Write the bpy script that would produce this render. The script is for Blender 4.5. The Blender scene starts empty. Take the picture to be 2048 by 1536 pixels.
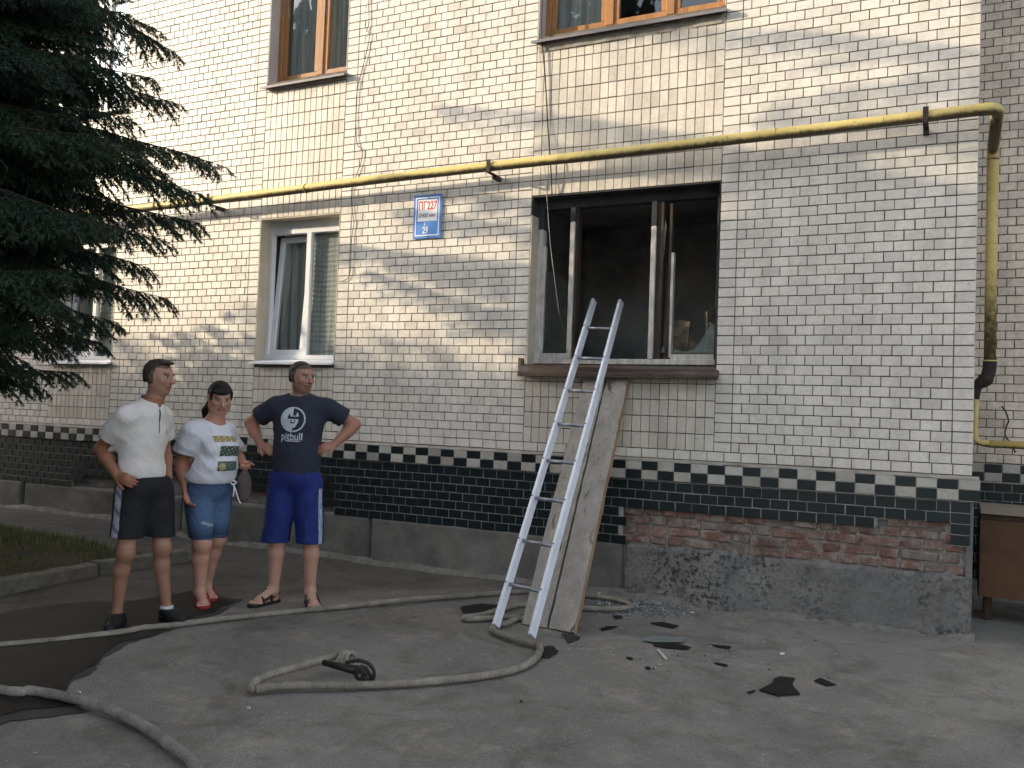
import bpy, bmesh, math, random
import numpy as np
from mathutils import Vector, Matrix
from mathutils.bvhtree import BVHTree
random.seed(7); rng = np.random.default_rng(11)
PI = math.pi
sc = bpy.context.scene
COL = sc.collection

# ---------------------------------------------------------------- camera
F_ = np.array([-0.44440, 0.89510, 0.03429]); YAW, PIT, ROL = .4607, .0343, .0372
CP = np.array([-0.006, -6.7746, 1.3967]); FPX = 1773.76
_F = np.array([-math.sin(YAW)*math.cos(PIT), math.cos(YAW)*math.cos(PIT), math.sin(PIT)])
_R = np.array([math.cos(YAW), math.sin(YAW), 0.]); _U = np.cross(_R, _F)
_R2 = _R*math.cos(ROL) + _U*math.sin(ROL); _U2 = -_R*math.sin(ROL) + _U*math.cos(ROL)
cam = bpy.data.cameras.new('camera'); co = bpy.data.objects.new('camera', cam); COL.objects.link(co)
cam.sensor_width = 36; cam.lens = FPX/2048*36; cam.clip_start = .05; cam.clip_end = 2000
M = Matrix.Identity(4)
for i in range(3):
    M[i][0] = _R2[i]; M[i][1] = _U2[i]; M[i][2] = -_F[i]; M[i][3] = CP[i]
co.matrix_world = M
sc.camera = co
def ray(u, v): return _F + _R2*(u-1024)/FPX + _U2*(768-v)/FPX
def W(u, v, Y=0.):                      # the point of the photo's pixel on the vertical plane y = Y
    d = ray(u, v); return CP + d*((Y-CP[1])/d[1])
def G(u, v, Z=0.):                      # ... on the ground
    d = ray(u, v); return CP + d*((Z-CP[2])/d[2])

# ---------------------------------------------------------------- sky, sun, exposure
SUN = Vector((-2.1, -1.0, .65)).normalized()
wd = bpy.data.worlds.new('World'); sc.world = wd; wd.use_nodes = True
nt = wd.node_tree; bg = nt.nodes['Background']
sky = nt.nodes.new('ShaderNodeTexSky'); sky.sky_type = 'NISHITA'; sky.sun_disc = False
sky.sun_elevation = math.asin(SUN.z); sky.sun_rotation = math.atan2(SUN.x, SUN.y)
sky.air_density = 1.0; sky.dust_density = 3.0; sky.ozone_density = 1.0
hs_ = nt.nodes.new('ShaderNodeHueSaturation'); hs_.inputs['Saturation'].default_value = .42; nt.links.new(sky.outputs[0], hs_.inputs['Color'])
nt.links.new(hs_.outputs[0], bg.inputs[0]); bg.inputs[1].default_value = .15
sl = bpy.data.lights.new('sun', 'SUN'); sl.energy = 2.0; sl.angle = math.radians(.6); sl.color = (1, .83, .58)
so = bpy.data.objects.new('sun', sl); COL.objects.link(so)
so.rotation_euler = SUN.to_track_quat('Z', 'Y').to_euler()
vs = sc.view_settings
vs.view_transform = 'Standard'; vs.look = 'None'; vs.gamma = 1; vs.exposure = 1.6; vs.use_curve_mapping = False
sc.cycles.max_bounces = 6

# ---------------------------------------------------------------- helpers
def tag(o, label=None, cat=None, group=None, kind=None):
    if label: o['label'] = label
    if cat: o['category'] = cat
    if group: o['group'] = group
    if kind: o['kind'] = kind
    return o
def empty(name, loc=(0, 0, 0), rz=0., parent=None, **k):
    o = bpy.data.objects.new(name, None); COL.objects.link(o); o.location = loc; o.rotation_euler = (0, 0, rz)
    o.empty_display_size = .1
    if parent: o.parent = parent
    return tag(o, **k)
def link(name, me, parent=None, loc=None, **k):
    o = bpy.data.objects.new(name, me); COL.objects.link(o)
    if parent: o.parent = parent
    if loc is not None: o.location = loc
    return tag(o, **k)
def mesh(name, V, Fc, mat, smooth=False, tint=None, mats=None, mi=None):
    me = bpy.data.meshes.new(name)
    if isinstance(V, np.ndarray) and isinstance(Fc, np.ndarray):
        n, m, k = len(V), len(Fc), Fc.shape[1]
        me.vertices.add(n); me.vertices.foreach_set('co', V.astype(np.float32).ravel())
        me.loops.add(m*k); me.loops.foreach_set('vertex_index', Fc.astype(np.int32).ravel())
        me.polygons.add(m); me.polygons.foreach_set('loop_start', np.arange(0, m*k, k, dtype=np.int32))
        me.update(calc_edges=True)
    else:
        me.from_pydata([tuple(map(float, v)) for v in V], [], [tuple(int(i) for i in f) for f in Fc]); me.update()
    for m_ in (mats or [mat]): me.materials.append(m_)
    if mi is not None: me.polygons.foreach_set('material_index', np.asarray(mi, dtype=np.int32))
    me.polygons.foreach_set('use_smooth', np.full(len(me.polygons), bool(smooth)))
    if tint is not None:
        a = me.color_attributes.new('tint', 'FLOAT_COLOR', 'POINT')
        t = np.ones((len(V), 4), np.float32); tt = np.asarray(tint, np.float32)
        if tt.ndim == 1: t[:, :3] = tt[:, None]
        else: t[:, :3] = tt
        a.data.foreach_set('color', t.ravel())
    me.validate(); return me
class MB:                                # collects simple solids into one mesh
    def __init__(s): s.v = []; s.f = []; s.t = []
    def add(s, vs_, fs, t=1.):
        n = len(s.v); s.v += [tuple(map(float, v)) for v in vs_]; s.f += [tuple(i+n for i in f) for f in fs]; s.t += [t]*len(vs_); return s
    def box(s, x0, x1, y0, y1, z0, z1, t=1.):
        return s.add([(x0,y0,z0),(x1,y0,z0),(x1,y1,z0),(x0,y1,z0),(x0,y0,z1),(x1,y0,z1),(x1,y1,z1),(x0,y1,z1)],
              [(0,3,2,1),(4,5,6,7),(0,1,5,4),(1,2,6,5),(2,3,7,6),(3,0,4,7)], t)
    def bar(s, a, b, w, h, up=(0, 0, 1)):   # rectangular bar from a to b
        a = Vector(a); b = Vector(b); d = (b-a).normalized(); sd = d.cross(Vector(up)).normalized(); u = sd.cross(d)
        vs_ = []
        for p in (a, b):
            for sx, sz in ((-1,-1),(1,-1),(1,1),(-1,1)): vs_.append(p + sd*(w/2*sx) + u*(h/2*sz))
        return s.add(vs_, [(3,2,1,0),(4,5,6,7),(0,1,5,4),(1,2,6,5),(2,3,7,6),(3,0,4,7)])
    def tube(s, pts, r, n=10, cap=True, sq=None):
        P = [Vector(p) for p in pts]; rr = r if hasattr(r, '__len__') else [r]*len(P)
        n0 = len(s.v); up = Vector((0, 0, 1)); prev = None
        for i, p in enumerate(P):
            d = (P[min(i+1, len(P)-1)] - P[max(i-1, 0)]).normalized()
            if prev is None:
                a = d.cross(up); a = a.normalized() if a.length > .05 else d.cross(Vector((1, 0, 0))).normalized()
            else: a = (prev - d*prev.dot(d)).normalized()
            prev = a; b = d.cross(a)
            for k in range(n):
                t = 2*PI*k/n; q = p + (a*math.cos(t) + b*math.sin(t))*rr[i]
                if sq: q.z = p.z + (q.z-p.z)*sq
                s.v.append(tuple(q)); s.t.append(1.)
        for i in range(len(P)-1):
            for k in range(n):
                a0 = n0+i*n+k; a1 = n0+i*n+(k+1) % n
                s.f.append((a0, a1, a1+n, a0+n))
        if cap:
            s.f.append(tuple(n0+k for k in range(n))[::-1]); e = n0+(len(P)-1)*n; s.f.append(tuple(e+k for k in range(n)))
        return s
    def me(s, name, mat, smooth=False, tint=False, bev=0):
        m = mesh(name, s.v, s.f, mat, smooth, tint=s.t if tint else None)
        bm = bmesh.new(); bm.from_mesh(m)
        if bev: bmesh.ops.bevel(bm, geom=bm.edges[:], offset=bev, segments=1, affect='EDGES', clamp_overlap=True)
        bmesh.ops.recalc_face_normals(bm, faces=bm.faces[:]); bm.to_mesh(m); bm.free(); return m
    def obj(s, name, mat, parent=None, smooth=False, tint=False, bev=0, **k):
        return link(name, s.me(name, mat, smooth, tint, bev), parent, **k)
def spline(pts, n=8):                    # Catmull-Rom
    P = [np.array(p, float) for p in pts]; P = [2*P[0]-P[1]] + P + [2*P[-1]-P[-2]]; out = []
    for i in range(1, len(P)-2):
        for t in np.linspace(0, 1, n, endpoint=False):
            p0, p1, p2, p3 = P[i-1:i+3]
            out.append(.5*((2*p1)+(-p0+p2)*t+(2*p0-5*p1+4*p2-p3)*t*t+(-p0+3*p1-3*p2+p3)*t**3))
    out.append(P[-2]); return out

# ---------------------------------------------------------------- materials
class N:                                 # tiny node helper
    def __init__(s, name):
        s.m = bpy.data.materials.new(name); s.m.use_nodes = True; s.t = s.m.node_tree; s.b = s.t.nodes['Principled BSDF']
        s.pos = None
    def n(s, typ, **k):
        x = s.t.nodes.new('ShaderNode'+typ)
        for a, v in k.items(): setattr(x, a, v)
        return x
    def l(s, a, b): s.t.links.new(a, b)
    def P(s):
        if s.pos is None: s.pos = s.n('NewGeometry').outputs['Position']
        return s.pos
    def noise(s, scale, det=4, rough=.6, vec=None, stretch=None, dist=0):
        v = vec or s.P()
        if stretch:
            mp = s.n('Mapping'); mp.inputs['Scale'].default_value = stretch; s.l(v, mp.inputs[0]); v = mp.outputs[0]
        x = s.n('TexNoise'); x.inputs['Scale'].default_value = scale; x.inputs['Detail'].default_value = det
        x.inputs['Roughness'].default_value = rough; x.inputs['Distortion'].default_value = dist
        s.l(v, x.inputs['Vector']); return x.outputs['Fac']
    def ramp(s, fac, stops):
        r = s.n('ValToRGB'); e = r.color_ramp.elements
        while len(e) < len(stops): e.new(.5)
        for i, (p, c) in enumerate(stops):
            e[i].position = p; e[i].color = (*c, 1) if hasattr(c, '__len__') else (c, c, c, 1)
        s.l(fac, r.inputs[0]); return r.outputs[0]
    def mix(s, a, b, fac, mode='MIX'):
        x = s.n('Mix', data_type='RGBA', blend_type=mode)
        for i, q in ((0, fac), (6, a), (7, b)):
            if hasattr(q, 'links') or hasattr(q, 'is_linked'): s.l(q, x.inputs[i])
            elif hasattr(q, '__len__'): x.inputs[i].default_value = (*q, 1)
            else: x.inputs[i].default_value = q if i == 0 else (q, q, q, 1)
        return x.outputs[2]
    def math(s, op, a, b=None):
        x = s.n('Math', operation=op)
        for i, q in ((0, a), (1, b)):
            if q is None: continue
            if hasattr(q, 'is_linked'): s.l(q, x.inputs[i])
            else: x.inputs[i].default_value = q
        return x.outputs[0]
    def bump(s, h, st=.3, d=.01):
        x = s.n('Bump'); x.inputs['Strength'].default_value = st; x.inputs['Distance'].default_value = d
        s.l(h, x.inputs['Height'])
        if s.b.inputs['Normal'].is_linked: s.l(s.b.inputs['Normal'].links[0].from_socket, x.inputs['Normal'])
        s.l(x.outputs[0], s.b.inputs['Normal']); return s
    def col(s, c):
        if hasattr(c, 'is_linked'): s.l(c, s.b.inputs['Base Color'])
        else: s.b.inputs['Base Color'].default_value = (*c, 1)
        return s
    def set(s, rough=None, metal=None, spec=None, **k):
        for n_, v in (('Roughness', rough), ('Metallic', metal), ('Specular IOR Level', spec)):
            if v is None: continue
            if hasattr(v, 'is_linked'): s.l(v, s.b.inputs[n_])
            else: s.b.inputs[n_].default_value = v
        for n_, v in k.items(): s.b.inputs[n_.replace('_', ' ')].default_value = v
        return s
    def attr(s, name='tint'):
        a = s.n('Attribute'); a.attribute_name = name; return a.outputs['Color']
    def rand(s): return s.n('ObjectInfo').outputs['Random']
def simple(name, c, rough=.6, var=.12, scale=8, metal=0, bump=.0, spec=.5, stretch=None):
    m = N(name); f = m.noise(scale, 5, .65, stretch=stretch)
    lo = tuple(x*(1-var) for x in c); hi = tuple(min(1, x*(1+var)) for x in c)
    m.col(m.ramp(f, [(.3, lo), (.7, hi)])).set(rough, metal, spec)
    if bump: m.bump(m.noise(scale*6, 4), bump, .004)
    return m.m
def tile_mat(name, a, b, c, individual, rough=.28, dirt=.35, dirtcol=(.16, .145, .13), spec=.5):
    m = N(name)
    if individual: fac = m.rand()
    else:
        sp = m.n('SeparateColor'); m.l(m.attr(), sp.inputs[0]); fac = sp.outputs[0]
    base = m.ramp(fac, [(0, c), (.10, b), (.45, a), (1, tuple(min(1, x*1.06) for x in a))])
    st = m.noise(3.1, 6, .7, stretch=(1.2, 1, .5)); fine = m.noise(26, 5, .7, stretch=(1, 1, 1.6))
    g = m.ramp(m.math('ADD', m.math('MULTIPLY', st, .62), m.math('MULTIPLY', fine, .38)), [(.40, 1.), (.60, 0.)])
    g = m.mix(0., dirt*1.0, g)           # grime amount
    base = m.mix(base, dirtcol, m.math('MULTIPLY', g, 1.0))
    sp_ = m.ramp(m.noise(38, 2, .5), [(.71, 0.), (.74, 1.)])
    base = m.mix(base, (.05, .045, .04), m.math('MULTIPLY', sp_, .6))
    m.col(base).set(rough=m.ramp(fine, [(.3, rough), (.75, rough+.25)]), spec=spec)
    m.bump(m.noise(55, 4, .6), .12, .002)
    return m.m
WA, WB, WC = (.73, .69, .63), (.70, .66, .61), (.60, .56, .51)
M_tile_i = tile_mat('glazed_cream_tile', WA, WB, WC, True, rough=.36, spec=.32)
M_tile_s = tile_mat('glazed_cream_tile_joined', WA, WB, WC, False, rough=.36, spec=.32)
UA, UB, UC = (.67, .62, .54), (.61, .56, .49), (.53, .48, .42)
M_up_i = tile_mat('upright_tile', UA, UB, UC, True); M_up_s = tile_mat('upright_tile_joined', UA, UB, UC, False)
RA, RB, RC_ = (.80, .69, .57), (.73, .62, .51), (.64, .54, .44)
M_rec_i = tile_mat('recess_tile', RA, RB, RC_, True, dirt=.5); M_rec_s = tile_mat('recess_tile_joined', RA, RB, RC_, False, dirt=.5)
DA, DB, DC = (.007, .014, .017), (.010, .018, .021), (.005, .009, .012)
M_dk_i = tile_mat('dark_green_tile', DA, DB, DC, True, rough=.25, dirt=.05, dirtcol=(.06, .06, .06), spec=.32); M_dk_s = tile_mat('dark_green_tile_joined', DA, DB, DC, False, rough=.25, dirt=.05, dirtcol=(.06,.06,.06), spec=.32)
M_mortar = simple('dark_mortar', (.13, .11, .09), .95, .3, 20, bump=.4)
M_fillet = simple('dirty_fillet', (.15, .142, .13), .95, .35, 12, bump=.6)
M_mortar2 = simple('grey_mortar', (.34, .33, .31), .95, .3, 20, bump=.4)
M_cement = simple('weathered_cement', (.30, .275, .24), .95, .35, 9, bump=.6)
m = N('red_brick')
c0 = m.ramp(m.rand(), [(0, (.17, .092, .072)), (.35, (.21, .115, .09)), (.6, (.14, .09, .075)), (.85, (.19, .155, .135)), (1, (.24, .12, .09))])
c1 = m.mix(c0, (.33, .30, .275), m.ramp(m.noise(11, 6, .8), [(.45, 0.), (.62, .85)]))
c1 = m.mix(c1, (.07, .05, .045), m.ramp(m.noise(24, 5, .7, dist=1), [(.55, 0.), (.72, .8)]))
m.col(c1).set(.95, spec=.2).bump(m.noise(60, 6, .8), .8, .008); M_brick = m.m
m = N('rough_concrete')
n1 = m.noise(2.2, 8, .75, dist=.6); n2 = m.noise(16, 8, .85); n3 = m.noise(60, 5, .8)
c0 = m.ramp(n1, [(.3, (.20, .195, .19)), (.5, (.28, .27, .26)), (.7, (.36, .345, .32))])
np_ = m.noise(30, 5, .75); reg = m.ramp(m.noise(1.5, 4, .6), [(.42, 0.), (.58, 1.)])
pit = m.math('MULTIPLY', m.ramp(np_, [(.50, 0.), (.56, .9)]), m.math('ADD', m.math('MULTIPLY', reg, .85), .15))
c0 = m.mix(c0, (.035, .035, .038), pit)
c0 = m.mix(c0, (.46, .45, .43), m.ramp(n3, [(.60, 0.), (.70, .5)]))
m.col(c0).set(.95, spec=.25).bump(n2, .5, .02).bump(np_, .9, .025).bump(n3, .5, .01); M_conc = m.m
m = N('smooth_render')
n1 = m.noise(2.6, 8, .72); n2 = m.noise(30, 5, .7)
c0 = m.ramp(n1, [(.3, (.09, .088, .082)), (.5, (.15, .145, .135)), (.7, (.22, .21, .195))])
m.col(c0).set(.95, spec=.25).bump(n1, .5, .03).bump(n2, .4, .008); M_plinth = m.m
# asphalt
def asphalt(name, k, rough, spec=.35):
    m = N(name); big = m.noise(.55, 6, .65, dist=.5); mid = m.noise(4.5, 7, .72); fin = m.noise(140, 3, .8); sp2 = m.noise(75, 2, .5)
    c = m.ramp(big, [(.32, tuple(k*x for x in (.087, .082, .074))), (.5, tuple(k*x for x in (.118, .111, .100))), (.68, tuple(k*x for x in (.149, .141, .127)))])
    c = m.mix(c, tuple(k*x for x in (.182, .175, .153)), m.ramp(mid, [(.52, 0.), (.72, .55)]))
    c = m.mix(c, tuple(k*x for x in (.045, .042, .04)), m.ramp(fin, [(.50, 0.), (.66, .32)]))
    c = m.mix(c, tuple(k*x for x in (.33, .31, .29)), m.ramp(sp2, [(.67, 0.), (.73, .45)]))
    if name == 'asphalt':
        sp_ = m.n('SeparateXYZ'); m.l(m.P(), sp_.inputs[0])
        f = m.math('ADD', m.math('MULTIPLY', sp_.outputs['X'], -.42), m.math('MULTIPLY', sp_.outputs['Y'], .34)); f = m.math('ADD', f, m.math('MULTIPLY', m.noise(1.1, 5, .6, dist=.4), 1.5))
        c = m.mix(c, (.40, .39, .38), m.ramp(m.math('MULTIPLY', f, .25), [(.385, 0.), (.56, 1.)]), 'MULTIPLY')  # left and near-wall darkening: tree shade put into the asphalt colour
        st = m.noise(2.3, 7, .75, dist=1.1); c = m.mix(c, (.74, .73, .72), m.ramp(st, [(.50, 0.), (.62, 1.)]), 'MULTIPLY')
        c = m.mix(c, (1.35, 1.32, 1.26), m.ramp(m.noise(1.7, 6, .7, dist=.6), [(.54, 0.), (.70, 1.)]), 'MULTIPLY')
        vor = m.n('TexVoronoi'); vor.inputs['Scale'].default_value = 110; m.l(m.P(), vor.inputs['Vector']); c = m.mix(c, (.80, .79, .78), m.ramp(vor.outputs['Distance'], [(.30, 0.), (.62, 1.)]), 'MULTIPLY'); m.bump(vor.outputs['Distance'], .2, .004)
    m.col(c).set(rough, spec=spec).bump(fin, .3, .004).bump(mid, .25, .02); return m.m
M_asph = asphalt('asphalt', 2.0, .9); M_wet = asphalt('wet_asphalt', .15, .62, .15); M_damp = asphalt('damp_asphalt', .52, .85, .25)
M_soil = simple('soil', (.045, .028, .017), 1., .5, 14, bump=.8)
M_kerb = simple('kerb_concrete', (.13, .12, .10), .95, .35, 11, bump=.6)
m = N('yellow_gas_paint')
nz = m.noise(34, 6, .75); ge = m.n('NewGeometry'); sx = m.n('SeparateXYZ'); m.l(m.P(), sx.inputs[0])
c = m.ramp(m.noise(5, 5, .6), [(.3, (.52, .40, .13)), (.7, (.64, .52, .20))])
c = m.mix(c, (.05, .035, .02), m.ramp(nz, [(.60, 0.), (.66, .85)]))
nn = m.n('SeparateXYZ'); m.l(ge.outputs['Normal'], nn.inputs[0])     # darker towards the underside, broken up by noise
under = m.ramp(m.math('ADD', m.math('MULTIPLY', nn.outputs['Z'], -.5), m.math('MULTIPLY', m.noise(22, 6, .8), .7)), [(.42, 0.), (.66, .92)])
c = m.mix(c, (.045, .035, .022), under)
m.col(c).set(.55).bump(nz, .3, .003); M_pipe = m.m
M_soot = simple('sooty_metal', (.025, .02, .016), .8, .4, 20, bump=.4)
M_rust = simple('rusty_bracket', (.045, .03, .022), .9, .4, 30, bump=.4)
m = N('aluminium'); f = m.noise(12, 6, .7, stretch=(1, 1, .3)); g2 = m.noise(60, 4, .7)
m.col(m.mix(m.ramp(f, [(.3, (.66, .69, .76)), (.7, (.82, .86, .94))]), (.25, .25, .26), m.ramp(g2, [(.62, 0.), (.7, .6)]))).set(m.ramp(f, [(.3, .38), (.7, .6)]), .25); M_alu = m.m
M_alu2 = simple('worn_rung', (.30, .31, .34), .45, .3, 25, metal=.8)
def wood(name, lo, hi, dark, stretch, rot=None, knots=True, rough=.85):
    m = N(name); tc = m.n('TexCoord').outputs['Object']
    gr = m.noise(9, 8, .7, vec=tc, stretch=stretch, dist=.4); gf = m.noise(40, 6, .75, vec=tc, stretch=stretch)
    c = m.ramp(gr, [(.3, lo), (.7, hi)]); c = m.mix(c, dark, m.ramp(gf, [(.54, 0.), (.70, .75)]))
    if knots: c = m.mix(c, (.06, .038, .022), m.ramp(m.noise(3.6, 4, .6, vec=tc, stretch=tuple(min(2.2, s_*2.2) for s_ in stretch), dist=.8), [(.60, 0.), (.70, .85)]))
    c = m.mix(c, (.27, .27, .29), m.ramp(m.noise(2.3, 6, .7, vec=tc), [(.55, 0.), (.75, .6)]))
    m.col(c).set(rough, spec=.25).bump(gf, .6, .004); return m.m
M_plank = wood('weathered_plank', (.24, .215, .185), (.40, .37, .33), (.14, .115, .09), (1, 1, .07))
M_plank_edge = wood('fresh_plank_edge', (.22, .145, .09), (.36, .24, .14), (.12, .08, .05), (1, 1, .07), knots=False)
M_board = wood('grey_board', (.22, .18, .14), (.36, .31, .26), (.10, .08, .06), (.07, 1, 1))
M_brownpanel = simple('brown_panel', (.095, .045, .020), .75, .25, 5, bump=.3)
M_sillwood = wood('brown_painted_sill', (.045, .030, .024), (.11, .078, .062), (.025, .016, .012), (.1, 1, 1), knots=False, rough=.6)
M_pvc = simple('white_pvc', (.72, .74, .78), .3, .06, 3)
M_white = simple('white_sheet', (.78, .80, .84), .4, .08, 6)
M_oldwhite = simple('old_white_paint', (.50, .48, .44), .7, .35, 24, bump=.4, stretch=(1, 1, .3))
M_charred = simple('charred_wood', (.045, .028, .018), .8, .6, 26, bump=.6, stretch=(1, 1, .2))
M_brownframe = wood('brown_stained_frame', (.27, .125, .045), (.42, .21, .085), (.18, .08, .03), (1, 1, .1), knots=False, rough=.45)
M_reveal = simple('grey_painted_reveal', (.44, .415, .40), .85, .08, 5, bump=.2)
M_reveal_c = simple('cream_plaster_reveal', (.52, .46, .37), .85, .15, 6, bump=.3)
M_greysill = simple('grey_metal_sill', (.17, .16, .17), .5, .15, 6)
M_black = simple('soot', (.035, .035, .038), .95, .6, 4); M_sootroom = simple('sooty_room', (.36, .36, .37), .95, .75, .9)
M_room = simple('dim_room', (.30, .32, .32), .9, .3, 2)
M_curtain = simple('net_curtain', (.50, .53, .52), .9, .35, 5, stretch=(7, 1, .25))
m = N('window_glass'); t = m.t; tr = m.n('BsdfTransparent'); gl = m.n('BsdfGlossy'); gl.inputs['Roughness'].default_value = .02
gl.inputs['Color'].default_value = (.85, .95, 1, 1); tr.inputs['Color'].default_value = (.74, .77, .76, 1)
fr = m.n('LayerWeight'); fr.inputs[0].default_value = .5; mx = m.n('MixShader')
m.bump(m.noise(1.6, 2), .04, .05)
m.l(m.b.inputs['Normal'].links[0].from_socket, gl.inputs['Normal'])
m.l(m.math('ADD', m.math('MULTIPLY', m.math('POWER', fr.outputs['Facing'], 3.5), .9), .10), mx.inputs[0]); m.l(tr.outputs[0], mx.inputs[1]); m.l(gl.outputs[0], mx.inputs[2])
m.l(mx.outputs[0], t.nodes['Material Output'].inputs['Surface']); M_glass = m.m
m = N('broken_glass'); m.col((.20, .26, .26)).set(.12, spec=.9); m.b.inputs['Alpha'].default_value = .55; m.b.inputs['Alpha'].default_value = .38; M_shardglass = m.m
m = N('sooty_glass'); m.col(m.ramp(m.noise(20, 4), [(.4, (.006, .006, .006)), (.7, (.016, .015, .014))])).set(.4, spec=.35); M_sootglass = m.m
m = N('canvas_hose'); hn = m.noise(9, 6, .7); hf = m.noise(120, 3, .6)
m.col(m.mix(m.ramp(hn, [(.3, (.14, .125, .105)), (.55, (.26, .235, .195)), (.75, (.38, .35, .295))]), (.06, .055, .05), m.ramp(hf, [(.52, 0.), (.70, .6)]))).set(.92, spec=.2).bump(hf, .5, .003); M_hose = m.m
m = N('grey_dirty_hose'); hn = m.noise(7, 6, .7)
m.col(m.mix(m.ramp(hn, [(.3, (.15, .14, .125)), (.55, (.26, .245, .22)), (.75, (.40, .38, .35))]), (.04, .04, .04), m.ramp(m.noise(90, 3), [(.52, 0.), (.70, .6)]))).set(.85, spec=.3).bump(m.noise(120, 3), .5, .003); M_hose2 = m.m
M_rubber = simple('black_rubber', (.012, .012, .012), .55, .3, 30, bump=.3)
M_cable = simple('black_cable', (.03, .028, .026), .7); M_wire = simple('light_wire', (.42, .40, .37), .6)
M_signblue = simple('sign_blue', (.06, .22, .62), .4, .05, 3); M_signwhite = simple('sign_white', (.78, .82, .88), .4, .03, 3)
M_signred = simple('sign_red', (.62, .045, .06), .45, .1, 30); M_signdark = simple('sign_grey_print', (.10, .13, .14), .5)
# ---------------------------------------------------------------- ground
def ground_h(x, y):
    return 0.0
def grid_mesh(name, xs, ys, hf, mat):
    X, Y = np.meshgrid(xs, ys); Z = hf(X, Y); V = np.stack([X.ravel(), Y.ravel(), Z.ravel()], 1)
    nx, ny = len(xs), len(ys); i = (np.arange(ny-1)[:, None]*nx + np.arange(nx-1)[None]).ravel()
    return mesh(name, V, np.stack([i, i+1, i+nx+1, i+nx], 1), mat, smooth=True)
def sm(a, b, x): t = np.clip((x-a)/(b-a), 0, 1); return t*t*(3-2*t)
def wav(X, Y, s=1.): return (np.sin(1.9*X*s+.7*Y*s)+np.sin(1.1*Y*s-2.3*X*s+1.3)+np.sin(3.1*X*s+2.7*Y*s+.4)*.6)
def gh(X, Y):
    h = .10*sm(-6.4, -8.5, X)*sm(-2.6, -.4, Y) + .004*wav(X, Y) + .0025*wav(X, Y, 2.7)
    d = np.maximum(np.abs(X+2)-13, 0) + np.maximum(np.abs(Y+3)-8, 0)
    return h*np.exp(-d) - .004
near_x = np.arange(-13, 5.01, .09); near_y = np.arange(-9, 2.0, .09)
xs = np.concatenate([[-900, -300, -100, -50, -25], near_x, [12, 25, 60, 200, 900]])
ys = np.concatenate([[-900, -300, -100, -40, -20], near_y, [10, 30, 100, 300, 900]])
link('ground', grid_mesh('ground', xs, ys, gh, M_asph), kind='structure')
# wet stains: thin ragged sheets just above the asphalt
def ragged(poly, name, mat, z=.004, amp=.05, sub=5, label=None, kind='structure', cat=None, thick=0):
    P = [np.array(p[:2], float) for p in poly]
    for it in range(sub):
        Q = []
        for i, p in enumerate(P):
            q = P[(i+1) % len(P)]; d = q-p; n_ = np.array([-d[1], d[0]]); Q += [p, (p+q)/2 + n_*rng.normal(0, amp)]
        P = Q; amp *= .95
    bm = bmesh.new(); vs_ = [bm.verts.new((p[0], p[1], 0)) for p in P]; f = bm.faces.new(vs_)
    bmesh.ops.triangulate(bm, faces=[f])
    bmesh.ops.subdivide_edges(bm, edges=[e for e in bm.edges if e.calc_length() > .3], cuts=3, use_grid_fill=False)
    bmesh.ops.triangulate(bm, faces=bm.faces[:])
    bmesh.ops.subdivide_edges(bm, edges=[e for e in bm.edges if e.calc_length() > .18], cuts=2)
    bmesh.ops.triangulate(bm, faces=bm.faces[:])
    for v in bm.verts: v.co.z = float(gh(np.array(v.co.x), np.array(v.co.y))) + z + .003
    bmesh.ops.recalc_face_normals(bm, faces=bm.faces[:])
    me = bpy.data.meshes.new(name); bm.to_mesh(me); bm.free(); me.materials.append(mat)
    return link(name, me, kind=kind, label=label, category=None) if False else tag(link(name, me), label, cat, None, kind)
wetA = [G(*p) for p in ((-250, 1330), (-60, 1250), (120, 1210), (260, 1205), (380, 1185), (470, 1200), (430, 1225), (330, 1262), (250, 1285), (205, 1310), (195, 1330), (150, 1352), (135, 1372), (150, 1392), (185, 1404), (100, 1415), (40, 1422), (-60, 1450), (-260, 1480))]
cw_ = sum(wetA)/len(wetA); ragged([cw_+(p-cw_)*1.07+np.array([.03, -.03, 0]) for p in wetA], 'damp_patch', M_damp, amp=.07, sub=6)
ragged(wetA, 'wet_patch', M_wet, z=.0085, amp=.055, sub=6)
ragged([G(*p) for p in ((1076, 1296), (1105, 1292), (1118, 1304), (1100, 1318), (1080, 1316))], 'wet_patch', M_wet, amp=.06, sub=3)
ragged([G(*p) for p in ((920, 1215), (965, 1208), (1000, 1212), (960, 1225), (925, 1226))], 'wet_patch', M_wet, amp=.06, sub=3)

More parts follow.
